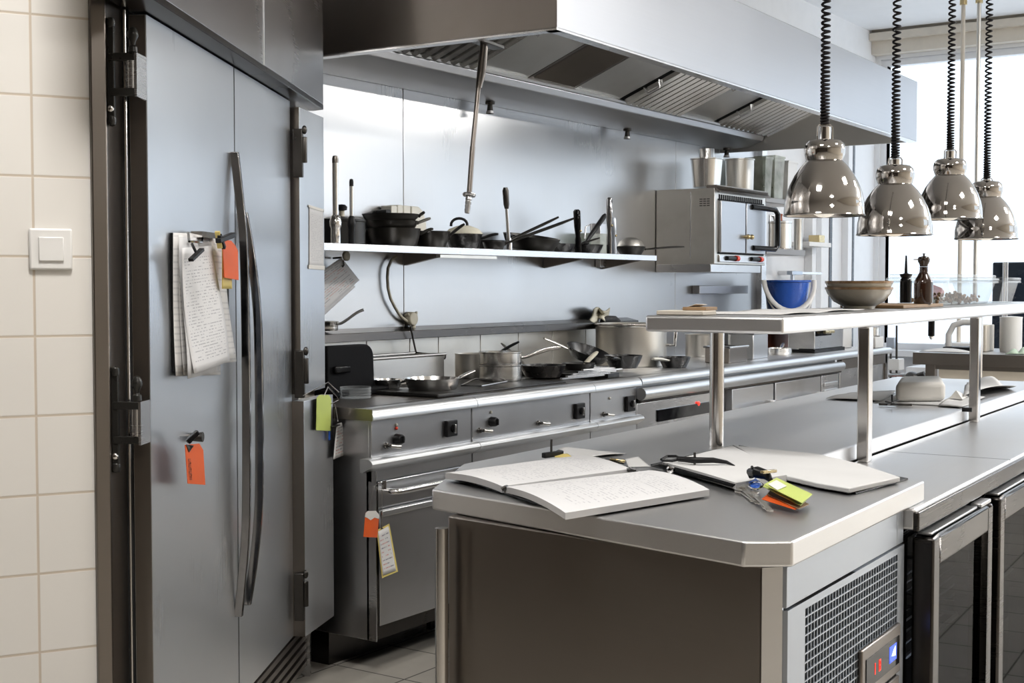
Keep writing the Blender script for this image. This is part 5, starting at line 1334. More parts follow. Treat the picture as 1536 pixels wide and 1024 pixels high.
# black spring clip with pointed tail lying on the page
Zk = T0 + .026
t = thing('spring_clip', 'black spring clip with a loop and a pointed curved tail lying on the white page', 'clip', A0(1045, 690, T0 + .018))
G().tu([A0(992, 689, Zk), A0(1001, 684, Zk + .004), A0(1014, 684, Zk + .005), A0(1024, 688, Zk), A0(1008, 691, Zk - .003), A0(993, 690, Zk)], .0030, 8).ob('loop', 'black_plastic', par=t)
G().tu([A0(1018, 688, Zk + .002), A0(1040, 690, Zk + .004), A0(1070, 690, Zk + .004), A0(1090, 693, Zk - .001), A0(1102, 698, Zk - .006)], [.006, .007, .006, .004, .0012], 10).ob('tail', 'black_plastic', par=t)
b0 = A0(1042, 692, Zk); G().tu([b0 + V((0, 0, -.006)), b0 + V((0, 0, .020))], .0028, 8).ob('pin', 'dark_metal', par=t)
# keys
Zq = T0 + .004
t = thing('key_bunch', 'bunch of keys with lime, orange and blue tags lying on the island', 'keys', A0(1150, 735))
def flat(quad, z, th, name, mat, lift=(0, 0, 0, 0), bev=.001):
    lo = [A0(px, py, z + l) for (px, py), l in zip(quad, lift)]
    return G().hexa(lo, [p + V((0, 0, th)) for p in lo]).ob(name, mat, par=t, bev=bev)
flat(((1142, 749), (1150, 743), (1205, 757), (1193, 765)), Zq, .0015, 'orange_tag', 'orange_card', (.008, .008, .002, .002))
flat(((1150, 742), (1162, 728), (1214, 757), (1198, 764)), Zq + .004, .0015, 'tan_tag', 'wood', (.006, .006, 0, 0))
flat(((1144, 730), (1161, 721), (1216, 745), (1201, 759)), Zq + .010, .0015, 'lime_tag', 'lime_card', (.012, .012, .001, .001))
lt = flat(((1146, 727), (1165, 717), (1219, 742), (1203, 755)), Zq + .016, .0015, 'lime_tag', 'lime_card', (.016, .016, .001, .001))
flat(((1152, 726), (1165, 720), (1180, 729), (1166, 735)), Zq + .0268, .0006, 'worn_patch', 'white_card', (.007, .007, .002, .002), 0)
flat(((1123, 727), (1133, 720), (1142, 727), (1138, 735), (1126, 734)), Zq + .010, .005, 'blue_fob', 'blue_plastic', (0, 0, 0, 0, 0))
def key(p0, p1, z0, z1):
    a, b = A0(*p0, z0), A0(*p1, z1); d = (b - a).normalized(); s_ = d.cross(V((0, 0, 1))).normalized()
    g = G().la([(.004, -.0015), (.013, -.0015), (.013, .0015), (.004, .0015)], a, 18, (0, 0, 1), loop=True)
    g.beam(a + d * .009, b, .008, .003)
    for k in range(3): g.beam(b - d * (.004 + .006 * k), b - d * (.004 + .006 * k) + s_ * .008, .003, .0025)
    return g.ob('key', 'steel_old', par=t)
key((1114, 733), (1140, 755), Zq + .006, Zq + .002); key((1118, 729), (1152, 762), Zq + .010, Zq + .002); key((1112, 737), (1133, 752), Zq, Zq)
key((1128, 738), (1157, 766), Zq + .012, Zq + .004)
G().tu([A0(1134 + 11 * math.cos(a), 728 + 5 * math.sin(a), Zq + .018) for a in [2 * PI * i / 16 for i in range(16)]], .0016, 6, closed=True).ob('key_ring', 'chrome', par=t)
G().tu([A0(1128, 716, Zq + .02), A0(1126, 708, Zq + .03), A0(1135, 708, Zq + .034), A0(1150, 712, Zq + .030), A0(1156, 720, Zq + .022)], [.006, .009, .012, .010, .005], 10).tu([A0(1129, 708, Zq + .03), A0(1128, 700, Zq + .045)], .003, 6).ob('strap', 'black_plastic', par=t)
G().beam(A0(1143, 708, Zq + .040), A0(1163, 706, Zq + .036), .008, .006).ob('snap_hook', 'brass', par=t, bev=.001)
# far end of the worktop
def far_sheet(quad, lab, mat='sheet_blank', bump=.006):
    qs = [A0(*q) for q in quad]
    for q in qs: q.y = max(q.y, 1.095); q.x = min(q.x, 5.72)
    return sheet('loose_sheet', mat, qs, top=(lab, 'paper'), thick=.001, fn=lambda u, v: bump * (.5 + .5 * math.sin(u * 5 + v * 3)))
far_sheet(((1239, 599), (1275, 589), (1345, 588), (1322, 603)), 'white sheet with a dark edge on the far worktop left of the middle post')
far_sheet(((1310, 604), (1345, 592), (1428, 600), (1420, 609)), 'white sheet under the paper parcel on the far worktop', bump=0)
p = A0(1383, 603)
t = thing('paper_parcel', 'white wrapped paper parcel on the far worktop between the posts', 'parcel', p)
c4 = [q + V((0, 0, .003)) for q in (A0(1343, 604), A0(1418, 603), A0(1412, 591), A0(1350, 592))]
H_ = at(1380, 575, y=p.y).z - T0
G().hexa(c4, [q + V((0, 0, H_)) for q in c4]).ob('parcel_body', 'white_card', par=t, bev=.018, seg=4)
t = thing('pen_clip', 'dark clip and pen lying in front of the white paper parcel', 'clip', A0(1340, 607))
G().beam(A0(1318, 606, T0 + .006), A0(1368, 607, T0 + .006), .010, .008).ob('pen', 'dark_metal', par=t, bev=.002)
b0 = A0(1338, 606, T0 + .010); G().tu([b0, b0 + V((0, 0, .032))], .003, 8).tu([A0(1328, 602, T0 + .022), A0(1346, 607, T0 + .010)], .003, 8).tu([A0(1348, 600, T0 + .022), A0(1330, 607, T0 + .010)], .003, 8).ob('clip_arm', 'black_plastic', par=t)
far_sheet(((1406, 610), (1430, 592), (1478, 597), (1460, 613)), 'creased white sheet beside the farthest right shelf post', bump=.004)
t = thing('paper_tent', 'little folded white paper standing like a tent on the creased sheet', 'paper', A0(1436, 598))
a, b, c, d = A0(1424, 597, T0 + .006), A0(1444, 599, T0 + .006), A0(1452, 594, T0 + .006), A0(1434, 584, T0 + .006)
ap = at(1434, 585, y=(a.y + c.y) / 2)
g = G(); vs = [g.v(q) for q in (a, b, c, ap)]; g.f([vs[0], vs[1], vs[3]]); g.f([vs[1], vs[2], vs[3]]); g.f([vs[2], vs[0], vs[3]]); g.f([vs[0], vs[2], vs[1]]); g.ob('folded_card', 'white_card', par=t)
far_sheet(((1445, 600), (1466, 570), (1500, 572), (1536, 586)), 'crumpled large white sheet behind the farthest right shelf post', bump=.03)
t = thing('marker_pen', 'short black marker lying by the farthest right shelf post', 'pen', A0(1449, 613))
G().cy(A0(1443, 614, T0 + .0075), A0(1458, 614.5, T0 + .0075), .007).ob('barrel', 'black_plastic', par=t)

# ================================================================== ON THE PASS SHELF
Z2 = ZP1 + .0006
def P2(px, py, z=Z2): return at(px, py, z=z)
def onP(px, Y): p = at(px, 460, y=Y); p.z = Z2; return p
a = onP(980, 1.32); b = onP(1040, 1.20)
t = thing('note_blocks', 'low stack of tan notepads at the left end of the pass shelf', 'notepads', onP(1010, 1.27))
xa, ya_, yb_ = 2.775, 1.225, 1.355
zt_ = at(1010, 465, y=1.29).z
G().bx(xa, xa + .075, 1.24, 1.357, Z2, zt_ - .002).ob('notepad', 'cream_paint', par=t, bev=.002)
G().bx(xa + .02, xa + .085, 1.242, 1.30, zt_ - .0015, zt_ + .006).ob('notepad', 'wood', par=t, bev=.001, label='brown notepad')
sheet('slip', 'white_card', [V((xa + .03, 1.31, zt_)), V((xa + .08, 1.30, zt_)), V((xa + .09, 1.27, zt_ + .010)), V((xa + .03, 1.27, zt_ + .012))], t)
for k, (x0, x1, y0, y1, lab) in enumerate(((2.90, 3.20, 1.10, 1.33, 'white sheet lying flat near the left end of the pass shelf'), (3.24, 3.56, 1.12, 1.35, 'white sheet lying flat on the pass shelf just left of the bowls'))):
    sheet('order_sheet', 'sheet_blank', [V((x0, y1, Z2)), V((x1, y1 - .02, Z2)), V((x1 + .01, y0, Z2)), V((x0 + .02, y0 + .01, Z2))], top=(lab, 'paper'), thick=.001, fn=lambda u, v: .003 * abs(math.sin(u * 4)))
# bowls
c = onP(1288, 1.215); s = S(c)
def bowl(c, R_, h, lab, group=None):
    t = thing('bowl', lab, 'bowl', c, 'stacked bowls on the pass shelf')
    G().la([(0, .004), (R_ * .42, .004), (R_ * .42, 0), (R_ * .47, 0), (R_ * .50, .008), (R_ * .75, h * .35), (R_ * .93, h * .72), (R_ * 1.0, h), (R_ * .97, h), (R_ * .90, h * .74), (R_ * .72, h * .38), (R_ * .45, .016), (0, .014)], c, 56).ob('bowl_body', 'ceramic', par=t)
    G().la([(R_ * .967, h - .002), (R_ * .972, h + .003), (R_ * 1.003, h + .003), (R_ * 1.004, h - .004)], c, 56).ob('rim_glaze', 'ceramic_rim', par=t, label='brown glazed rim')
    return t
R0 = 49.5 * s; hh = at(1288, 432, y=1.215).z - Z2
b1 = bowl(c, R0, hh, 'lower cream stoneware bowl of the stack on the pass shelf')
b2 = dup(b1, c + V((0, 0, hh * .30)), .6, 'upper cream stoneware bowl with brown rim, nested in the stack on the pass shelf')
# tray board with bottles
ta_, tb_ = onP(1322, 1.13), onP(1408, 1.13)
t = thing('serving_board', 'thin dark board under the two bottles on the pass shelf', 'board', V(((ta_.x + tb_.x) / 2, 1.19, Z2)))
G().bx(ta_.x + .15, tb_.x - .02, 1.11, 1.30, Z2, Z2 + .010).ob('board', 'wood', par=t, bev=.002)
Zb = Z2 + .0105
def onb(px, Y): p = at(px, 450, y=Y); p.z = Zb; return p
c = onb(1358.5, 1.24); s = S(c); H_ = at(1358, 383, y=1.24).z - Zb
t = thing('sauce_bottle', 'black squeeze bottle with a long thin nozzle on the pass shelf', 'bottle', c)
r = 8.6 * s
G().la([(0, 0), (r, 0), (r, H_ * .45), (r * .92, H_ * .50), (r * .55, H_ * .55)], c, 24).ob('bottle_body', 'black_gloss', par=t)
G().la([(r * .8, H_ * .53), (r * 1.0, H_ * .57), (r * 1.05, H_ * .61), (r * .5, H_ * .615), (r * .28, H_ * .63), (r * .14, H_), (0, H_)], c, 20).ob('nozzle_cap', 'black_plastic', par=t)
c = onb(1385, 1.13); s = S(c); H_ = at(1385, 380, y=1.13).z - Zb; r = 14 * s
t = thing('pepper_mill', 'glossy dark brown pepper mill with a rounded head on the pass shelf', 'pepper mill', c)
G().la([(0, 0), (r * .96, 0), (r, .006), (r, H_ * .40), (r * .92, H_ * .47), (r * .62, H_ * .56), (r * .45, H_ * .63), (r * .42, H_ * .72), (r * .50, H_ * .735)], c, 32).ob('mill_body', 'pepper_glass', par=t)
G().la([(r * .42, H_ * .74), (r * .44, H_ * .78), (r * .62, H_ * .84), (r * .66, H_ * .89), (r * .55, H_ * .93), (r * .2, H_ * .95), (0, H_ * .95)], c, 32).ob('mill_head', 'pepper_glass', par=t)
G().la([(0, H_ * .94), (r * .14, H_ * .94), (r * .09, H_ * .97), (r * .16, H_), (0, H_ * 1.005)], c, 14).ob('mill_knob', 'dark_metal', par=t)
G().cy(c + V((0, 0, H_ * .88)) - (CUR.I @ Rt) * r * .6, c + V((0, 0, H_ * .88)) - (CUR.I @ Rt) * r * 1.1, .002).ob('crank_pin', 'steel', par=t)
# container with crumbs
c = onP(1455, 1.17); xa = at(1415, 450, y=1.14).x; xb = at(1494, 450, y=1.14).x
y0_, y1_ = 1.14, 1.32; h = at(1450, 421, y=1.14).z - Z2
t = thing('storage_box', 'clear plastic storage box with lid and brown crumbs inside on the pass shelf', 'container', V(((xa + xb) / 2, 1.2, Z2)))
def tub(x0, x1, y0, y1, z0, h, ins, th=.003):
    g = G(); o = [(x0 + ins, y0 + ins), (x1 - ins, y0 + ins), (x1 - ins, y1 - ins), (x0 + ins, y1 - ins)]; u = [(x0, y0), (x1, y0), (x1, y1), (x0, y1)]
    def sh(q, e): return [(q[0][0] + e, q[0][1] + e), (q[1][0] - e, q[1][1] + e), (q[2][0] - e, q[2][1] - e), (q[3][0] + e, q[3][1] - e)]
    R_ = [[g.v((*p, z0)) for p in o], [g.v((*p, z0 + h)) for p in u], [g.v((*p, z0 + h)) for p in sh(u, -.008)], [g.v((*p, z0 + h - .008)) for p in sh(u, -.008)]]
    g.f(R_[0][::-1])
    for a, b in zip(R_, R_[1:]):
        for k in range(4): g.f([a[k], a[(k + 1) % 4], b[(k + 1) % 4], b[k]])
    return g
tub(xa, xb, y0_, y1_, Z2, h, .025).ob('tub', 'clear_plastic', par=t, bev=.006, seg=3)
G().bx(xa - .01, xb + .01, y0_ - .01, y1_ + .01, Z2 + h + .001, Z2 + h + .010).bx(xa, xb, y0_, y1_, Z2 + h + .010, Z2 + h + .022).ob('lid', 'clear_plastic', par=t, bev=.004)
random.seed(5)
g = G()
for k in range(150):
    x = xa + .035 + (xb - xa - .07) * (random.random() ** .6); y = y0_ + .035 + random.random() * (y1_ - y0_ - .07)
    z = Z2 + .008 + random.random() * .035 * (.4 + .6 * math.sin(PI * (x - xa) / (xb - xa)))
    r = .005 + random.random() * .006
    M2 = Matrix.Translation(V((x, y, z))) @ Euler((random.random() * 3, random.random() * 3, 0)).to_matrix().to_4x4() @ Matrix.Diagonal((r, r * .7, r * .5, 1))
    bmesh.ops.create_icosphere(g.b, subdivisions=1, radius=1, matrix=M2)
g.ob('crumb_fill', 'crumbs', par=t, kind='stuff')
sx = at(1500, 450, y=1.2).x
t2 = thing('storage_box', 'empty clear plastic storage box right behind the box of crumbs on the pass shelf', 'container', V((sx, 1.3, Z2)))
tub(xb + .02, xb + .30, 1.12, 1.31, Z2, h * 1.02, .02).ob('tub', 'clear_plastic', par=t2, bev=.006, seg=3)
G().bx(xb + .012, xb + .308, 1.112, 1.318, Z2 + h * 1.02 + .001, Z2 + h * 1.02 + .012).ob('lid', 'clear_plastic', par=t2, bev=.004)
# cream cloth and red scraper, plate under
t = thing('folded_napkin', 'folded cream napkin between the pepper mill and the crumb box', 'napkin', onP(1412, 1.35))
na, nb = at(1400, 445, y=1.35).x, at(1442, 445, y=1.35).x
G().bx(na, nb, 1.336, 1.370, Z2, Z2 + .022).ob('napkin', 'cloth', par=t, bev=.006, seg=3)
t = thing('red_scraper', 'red plastic scraper lying on the cream napkin behind the pepper mill', 'scraper', onP(1405, 1.352))
rz0 = Z2 + .0225
q = [at(1396, 448, y=1.35).x, at(1414, 448, y=1.35).x]
G().pr([(q[0], rz0), (q[1], rz0), (q[1] + .01, rz0 + .022), (q[1] - .03, rz0 + .036), (q[0], rz0 + .05)], 'y', 1.345, 1.364).ob('blade', 'red_plastic', par=t, bev=.004)
# black fixtures hanging under the shelf
for px, py, lab in ((1397, 503, 'black lamp fitting under the pass shelf, between the middle and right posts'), (1463, 497, 'black lamp fitting under the pass shelf, just left of the right post')):
    p = at(px, py, y=1.30)
    t = thing('shelf_light', lab, 'light', V((p.x, 1.30, ZP0)), 'lamp fittings under the pass shelf')
    hl_ = ZP0 - at(px, 504, y=1.30).z if px < 1420 else ZP0 - at(px, 498, y=1.30).z
    r = 4.8 * S(p)
    G().cy((p.x, 1.30, ZP0 - .0005), (p.x, 1.30, ZP0 - hl_), r).ob('fitting_body', 'black_plastic', par=t, bev=.002)
    G().sp((p.x, 1.30, ZP0 - hl_), (r * .7, r * .7, r * 1.1), 14).ob('chrome_tip', 'chrome', par=t)

# ================================================================== FAR KITCHEN
use(FW)
# second worktable in front of the window
q0 = at(1369, 528, z=.9); 
XT = q0.x; YT1 = q0.y
t = thing('worktable', 'dark-edged steel worktable in front of the window', 'table', (XT + .4, YT1 - 1.3, 0))
zE = at(1369, 546, x=XT).z
G().bx(XT, XT + .8, YT1 - 2.6, YT1, .895, .90).ob('tabletop', 'steel_top', par=t)
G().bx(XT - .001, XT + .02, YT1 - 2.6, YT1, zE, .899).bx(XT, XT + .8, YT1 - .02, YT1, zE, .899).ob('edge_band', 'steel_dark', par=t, bev=.003)
G().bx(XT + .03, XT + .07, YT1 - .2, YT1 - .12, 0, zE).bx(XT + .03, XT + .07, YT1 - 2.5, YT1 - 2.42, 0, zE).bx(XT + .70, XT + .74, YT1 - .2, YT1 - .12, 0, zE).bx(XT + .70, XT + .74, YT1 - 2.5, YT1 - 2.42, 0, zE).ob('legs', 'steel_dark', par=t) if 0 else None
for (x, y) in ((XT + .05, YT1 - .10), (XT + .05, YT1 - 1.25), (XT + .72, YT1 - .10), (XT + .72, YT1 - 2.4)):
    G().bx(x - .025, x + .025, y - .03, y + .03, 0, zE).ob('leg', 'steel_dark', par=t, bev=.003)
G().bx(XT + .03, XT + .05, YT1 - 1.2, YT1 - .15, .62, .80).ob('lower_panel', 'cream_paint', par=t, bev=.003)
G().bx(XT + .03, XT + .06, YT1 - 2.5, YT1 - .1, .80, zE).ob('apron', 'steel_dark', par=t)
G().bx(XT + .03, XT + .7, YT1 - 2.4, YT1 - 1.28, .10, .78).ob('dark_cupboard', 'navy_dark', par=t, bev=.004)
ZTt = .9005
def onT(px, X): p = at(px, 520, x=X); p.z = ZTt; return p
# papers and tablet stand on it
p = onT(1415, XT + .12)
sheet('loose_sheet', 'sheet_blank', [onT(1385, XT + .30), onT(1450, XT + .32), onT(1462, XT + .08), onT(1378, XT + .06)], top=('white sheets at the near corner of the worktable by the window', 'paper'), thick=.001, fn=lambda u, v: .02 * math.sin(v * 3) * math.sin(u * 3))
t = thing('tap_arch', 'pale square arch stand with a black base on the worktable by the window', 'stand', onT(1440, XT + .42))
X_ = XT + .42; a, b = at(1423, 505, x=X_), at(1461, 505, x=X_)
zt = at(1440, 483, x=X_).z
G().tu([(X_, a.y, ZTt + .012), (X_, a.y, zt - .08), (X_, a.y - .03, zt - .02), (X_, a.y - .09, zt), (X_, b.y, zt)], .020, 12).ob('arch_tube', 'white_plastic', par=t)
G().bx(X_ - .09, X_ + .09, b.y - .01, a.y + .01, ZTt, ZTt + .022).ob('stand_base', 'black_plastic', par=t, bev=.004)
c = onT(1516, XT + .35); r = 16 * S(c)
t = thing('white_tub', 'tall white round tub on the worktable at the right edge of the photo', 'tub', c)
G().la([(0, 0), (r * .94, 0), (r, .02), (r, at(1516, 478, x=XT + .35).z - ZTt), (r * 1.04, at(1516, 478, x=XT + .35).z - ZTt + .012), (0, at(1516, 478, x=XT + .35).z - ZTt + .018)], c, 40).ob('tub_body', 'white_plastic', par=t)
c = onT(1474, XT + .34); 
t = thing('white_crate', 'pale grey upright box behind the right shelf post on the worktable', 'box', c)
yw = 10 * S(c)
G().bx(XT + .26, XT + .45, c.y - yw, c.y + yw, ZTt, at(1474, 487, x=XT + .3).z).ob('box_body', 'cream_paint', par=t, bev=.006)
t = thing('green_cloth', 'crumpled pale green cloth on the worktable at the right edge of the photo', 'cloth', onT(1530, XT + .10))
a = onT(1512, XT + .10); b = onT(1545, XT + .10)
g = G().gr(lambda u, v: V((XT + .04 + .18 * v, a.y + (b.y - a.y) * u, ZTt + .002 + .045 * abs(math.sin(u * 5 + v * 2)) * math.sin(PI * v) * math.sin(PI * u))), 14, 8); g.ob('fabric', 'green_cloth', par=t, solid=.004, off=1)
# dark appliance beyond, by the window
X_ = 9.7
a, b = at(1488, 440, x=X_), at(1600, 440, x=X_)
t = thing('display_fridge', 'tall dark glossy cabinet standing by the window at the right edge', 'cabinet', (X_ + .25, (a.y + b.y) / 2, 0))
zt = at(1520, 393, x=X_).z; DFY = a.y
G().bx(X_, X_ + .5, b.y, a.y, .05, zt).ob('cabinet_body', 'navy_dark', par=t, bev=.01)
for px in (1507, 1511): pp = at(px, 440, x=X_); G().cy((X_ - .02, pp.y, .1), (X_ - .02, pp.y, zt), .012).ob('upright_bar', 'steel', par=t)
G().bx(X_ + .02, X_ + .48, b.y + .05, a.y - .05, 0, .05).ob('plinth', 'black_plastic', par=t)
# hanging cables from the ceiling box
X_ = 9.2
p = at(1455, 45, x=X_)
t = thing('cable_drop', 'two pale service pipes dropping from a ceiling box in front of the window', 'pipe', (X_, p.y, ZC))
a, b = at(1441, 300, x=X_), at(1464.5, 300, x=X_)
G().bx(X_ - .05, X_ + .05, b.y - .05, a.y + .05, ZC - .10, ZC - .061).ob('ceiling_box', 'steel', par=t, bev=.003)
for q in (a, b):
    G().cy((X_, q.y, .92), (X_, q.y, ZC - .08), .0145, n=12).ob('service_pipe', 'cream_paint' if q is a else 'steel_old', par=t)
    G().cy((X_, q.y, ZC - .16), (X_, q.y, ZC - .09), .024).ob('pipe_clamp', 'brass', par=t)
yp = (a.y + b.y) / 2
G().bx(X_ - .12, X_ + .12, b.y - .06, a.y + .06, 0, .92).ob('service_post', 'white_paint', par=t, bev=.004)
# things on the far end of the cooking counter
def onC(px, Y): p = at(px, 520, y=Y); p.z = ZR; return p
def can(name, lab, px0, px1, y0, Y, mat, cat='canister', rect=False):
    c = onC((px0 + px1) / 2, Y); r = (px1 - px0) / 2 * S(c); h = at((px0 + px1) / 2, y0, y=Y).z - ZR
    t = thing(name, lab, cat, c)
    if rect:
        xa, xb = at(px0, 520, y=Y).x, at(px1, 520, y=Y).x
        G().bx(xa, xb, Y, Y + .14, ZR, ZR + h).ob('body', mat, par=t, bev=.004); G().tu([(xa - .003, Y - .003, ZR + h), (xb + .003, Y - .003, ZR + h), (xb + .003, Y + .143, ZR + h), (xa - .003, Y + .143, ZR + h)], .006, 8, closed=True).ob('rim', 'steel', par=t)
    else: G().la(pot_body(r, h, .003, .004), c, 32).ob('body', mat, par=t)
    return t
can('gastronorm_pan', 'small square dark steel container just right of the left shelf post', 1094, 1121, 520, 2.96, 'steel_dark', 'container', True)
can('steel_canister', 'round steel canister behind the small square container', 1092, 1118, 497, 3.30, 'steel_old')
can('gastronorm_pan', 'taller square steel container beside the small square one', 1130, 1152, 500, 3.02, 'steel_range', 'container', True)
c, r = seatY(1152, 1188, 3.10, ZR)
make_pan('low_pan', 'low round steel pan on the counter right of the square containers', 'pan', c, r, at(1170, 524, y=3.1 - r).z - ZR, 'steel_pan', .3, .12, .02, 'steel_pan', rb=.95)
xa, xb = at(1192, 520, y=3.12).x, at(1205, 520, y=3.12).x
t = thing('tray', 'shallow pale steel tray lying beside the low round pan', 'tray', ((xa + xb) / 2, 3.2, ZR))
G().bx(xa, xb, 3.10, 3.30, ZR, ZR + .025).ob('tray_body', 'bright_rail', par=t, bev=.006)
xa, xb = at(1152, 505, y=3.42).x, at(1183, 505, y=3.42).x
t = thing('terracotta_dish', 'terracotta coloured dish showing under the pass shelf', 'dish', ((xa + xb) / 2, 3.45, ZR))
G().la([(0, 0), ((xb - xa) * .45, 0), ((xb - xa) * .5, at(1168, 498, y=3.42).z - ZR), ((xb - xa) * .47, at(1168, 498, y=3.42).z - ZR), (.05, .01), (0, .01)], ((xa + xb) / 2, 3.42, ZR), 32, sy=.3).ob('dish_body', 'terracotta', par=t)
c, r = seatY(1184, 1204, 3.45, ZR)
t = thing('dark_canister', 'dark round canister between the terracotta dish and the small oven', 'canister', c)
G().la(pot_body(r, at(1194, 498, y=3.4).z - ZR, .003, .004), c, 28).ob('body', 'steel_dark', par=t)
xa, xb = at(1222, 505, y=3.0).x, at(1265, 505, y=3.0).x
t = thing('toaster_oven', 'small oven with a dark window at the far end of the cooking counter', 'oven', ((xa + xb) / 2, 3.15, ZR))
zt = at(1240, 485, y=3.0).z
G().bx(xa, xb, 3.0, 3.17, ZR + .02, zt).ob('casing', 'steel', par=t, bev=.004)
G().bx(xa + .02, xa + (xb - xa) * .55, 2.995, 3.0, ZR + .10, zt - .03).ob('window', 'black_gloss', par=t)
G().cy((xa + (xb - xa) * .2, 2.975, zt - .05), (xa + (xb - xa) * .5, 2.975, zt - .05), .01).ob('oven_handle', 'brass', par=t)
G().bx(xa - .02, xb, 2.99, 3.18, ZR, ZR + .02).ob('base', 'black_plastic', par=t)
c, r = seatY(1293, 1320, 2.955, ZR)
t = thing('steel_canister', 'steel canister on a white box at the far end of the counter', 'canister', V((c.x, c.y, ZR + .072)))
h = at(1312, 490, y=2.955).z - ZR - .072
G().la(pot_body(r, h, .003, .004), V((c.x, c.y, ZR + .072)), 32).ob('body', 'steel_pan', par=t)
t = thing('white_box', 'low white box under the steel canister at the far end of the counter', 'box', c)
G().bx(c.x - r * 1.3, c.x + r * 1.3, c.y - r, c.y + r, ZR, ZR + .0715).ob('body', 'white_plastic', par=t, bev=.005)
xa, xb = at(1264, 505, y=3.06).x, at(1278, 505, y=3.06).x
t = thing('white_box', 'tall white carton beside the small oven at the far end of the counter', 'box', ((xa + xb) / 2, 3.12, ZR))
G().bx(xa, xb, 3.06, 3.18, ZR, at(1270, 487, y=3.06).z).ob('body', 'white_plastic', par=t, bev=.005)
# valves and pipes near the window
X_ = 9.6
t = thing('pipe_valves', 'cluster of steel pipes and red-tagged valves low beside the window', 'pipes', at(1352, 565, x=X_))
for px, y0, y1 in ((1345, 488, 620), (1336, 530, 620)):
    a, b = at(px, y0, x=X_), at(px, y1, x=X_); b.z = 0; G().cy(b, a, .008, n=10).ob('riser', 'dark_metal', par=t)
a, b = at(1333, 562, x=X_), at(1372, 562, x=X_); G().cy(a, b, .016, n=10).ob('cross_pipe', 'steel', par=t)
a, b = at(1336, 574, x=X_), at(1368, 575, x=X_); G().cy(a, b, .010, n=10).ob('cross_pipe', 'steel', par=t)
p = at(1368, 566, x=X_ - .05); G().sp(p, (.06, .05, .045), 14).cy(p, p + V((0, -.09, .03)), .02).ob('valve_body', 'dark_metal', par=t)
for px in (1338, 1346): p = at(px, 573.5, x=X_ - .02); G().cy(p, p + V((-.02, 0, 0)), .020).ob('red_tag', 'red_plastic', par=t)
a, b = at(1333, 536, x=X_), at(1350, 536, x=X_)
G().bx(X_ - .02, X_ + .1, b.y, a.y, at(1340, 555, x=X_).z, at(1340, 538, x=X_).z).ob('valve_box', 'white_plastic', par=t, bev=.004)
a = at(1336, 510, x=X_); G().bx(X_ - .01, X_ + .04, a.y - .03, a.y + .03, at(1336, 522, x=X_).z, at(1336, 506, x=X_).z).ob('grey_box', 'galvanised', par=t, bev=.004)
# low white cabinet under the window
t = thing('white_cabinet', 'low white cabinet standing under the window beyond the worktable', 'cabinet', (10.1, 2.3, 0))
wy0 = .9
G().bx(9.85, 10.27, DFY + .08, 3.15, .06, .70).ob('cabinet_body', 'white_paint', par=t, bev=.004)
G().bx(9.88, 10.25, DFY + .12, 3.1, 0, .06).ob('plinth', 'cream_paint', par=t)
# ================================================================== LIGHT
use(FW)
Wd = bpy.data.worlds.new('sky'); SC.world = Wd; Wd.use_nodes = True
bg = Wd.node_tree.nodes['Background']; bg.inputs[0].default_value = (0.83, 0.915, 1.0, 1); bg.inputs[1].default_value = 1.9
for i in range(3):
    a, b = edges[i], edges[i + 1]
    L = bpy.data.lights.new('window_portal', 'AREA'); L.shape = 'RECTANGLE'; L.size = WZ1 - WZ0; L.size_y = b - a
    L.cycles.is_portal = True
    o = bpy.data.objects.new('window_portal', L); COL.objects.link(o)
    o.matrix_world = CUR.M @ Matrix.Translation(V((XF + .16, (a + b) / 2, (WZ0 + WZ1) / 2))) @ Matrix.Rotation(PI / 2, 4, 'Y')
for a, b in RWS:
    L = bpy.data.lights.new('window_portal', 'AREA'); L.shape = 'RECTANGLE'; L.size = b - a; L.size_y = 2.28; L.cycles.is_portal = True
    o = bpy.data.objects.new('window_portal', L); COL.objects.link(o)
    o.matrix_world = CUR.M @ Matrix.Translation(V(((a + b) / 2, -3.76, 1.94))) @ Matrix.Rotation(PI / 2, 4, 'X')
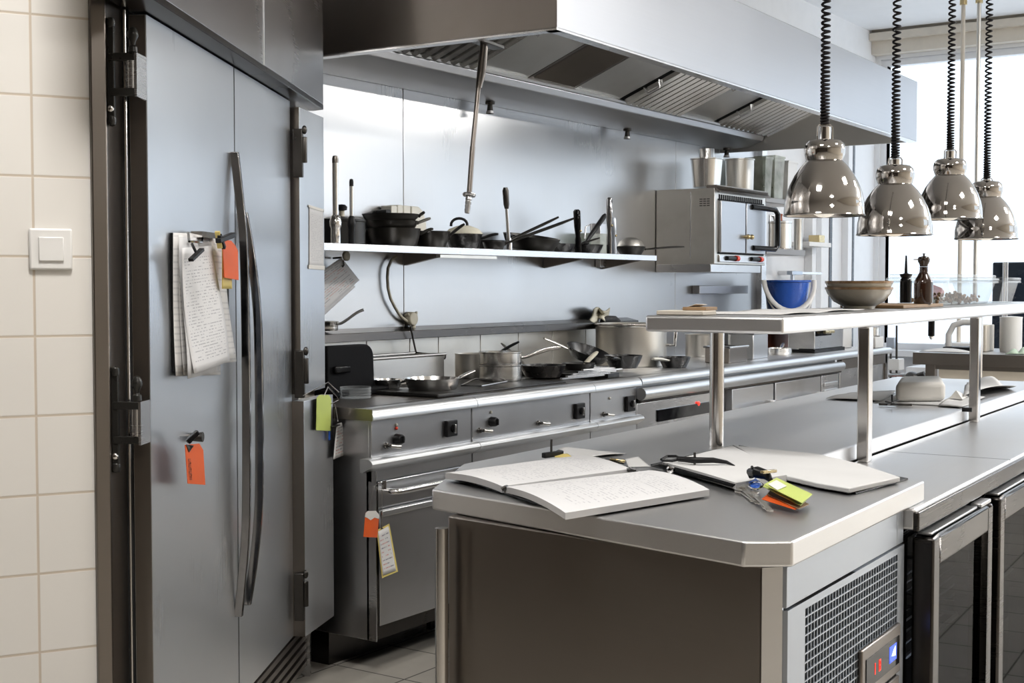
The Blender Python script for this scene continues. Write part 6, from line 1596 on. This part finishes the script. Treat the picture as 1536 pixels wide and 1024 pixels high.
for k, (x, y) in enumerate(((4.0, -.7), (6.9, -.7), (1.2, 1.2), (.6, -1.4), (8.8, -1.9))):  # panels added out of view to raise the room's brightness
    drop = .55 if x > 8 else 0.0; zc = ZC - drop
    lab = ('square light panel added out of view, hung on two rods from the ceiling beside the side window', 'square light panel added out of view in the kitchen ceiling')[x < 8]
    t = thing('fill_panel', lab, 'ceiling light', (x, y, zc), 'added light panels hung near the windows' if drop else 'added ceiling light panels')
    G().bx(x - .32, x + .32, y - .32, y + .32, zc - .03, zc - .001).ob('frame', 'white_paint', par=t, bev=.003)
    G().bx(x - .29, x + .29, y - .29, y + .29, zc - .034, zc - .031).ob('diffuser', 'fill_diffuser', par=t)
    L = bpy.data.lights.new('fill_lamp', 'AREA'); L.shape = 'SQUARE'; L.size = .58; L.energy = (50 if y > 0 else 24) if x < 3 else (36 if x < 6 else 100); L.color = (1, .97, .93)
    lo = bpy.data.objects.new('fill_lamp', L); COL.objects.link(lo); lo.matrix_world = CUR.M @ Matrix.Translation(V((x, y, zc - .036)))
    if drop:
        for dx in (-.25, .25): G().cy((x + dx, y, zc - .001), (x + dx, y, ZC - .0005), .006, n=8).ob('suspension_rod', 'steel', par=t)
        L = bpy.data.lights.new('fill_uplight', 'AREA'); L.shape = 'SQUARE'; L.size = .58; L.energy = 150; L.color = (1, .98, .95)  # upward lamp added to brighten the ceiling near the windows
        lo = bpy.data.objects.new('fill_uplight', L); COL.objects.link(lo); lo.matrix_world = CUR.M @ Matrix.Translation(V((x, y, zc + .004))) @ Matrix.Rotation(PI, 4, 'X')
SC.view_settings.view_transform = 'Standard'; SC.view_settings.look = 'None'; SC.view_settings.gamma = 1; SC.view_settings.use_curve_mapping = False
SC.view_settings.exposure = 0.0
cy_ = SC.cycles
cy_.max_bounces = 8; cy_.diffuse_bounces = 4; cy_.glossy_bounces = 5; cy_.transmission_bounces = 6; cy_.transparent_max_bounces = 12
cy_.caustics_reflective = False; cy_.caustics_refractive = False; cy_.sample_clamp_indirect = 4.0; cy_.blur_glossy = 0.5
cy_.use_denoising = True
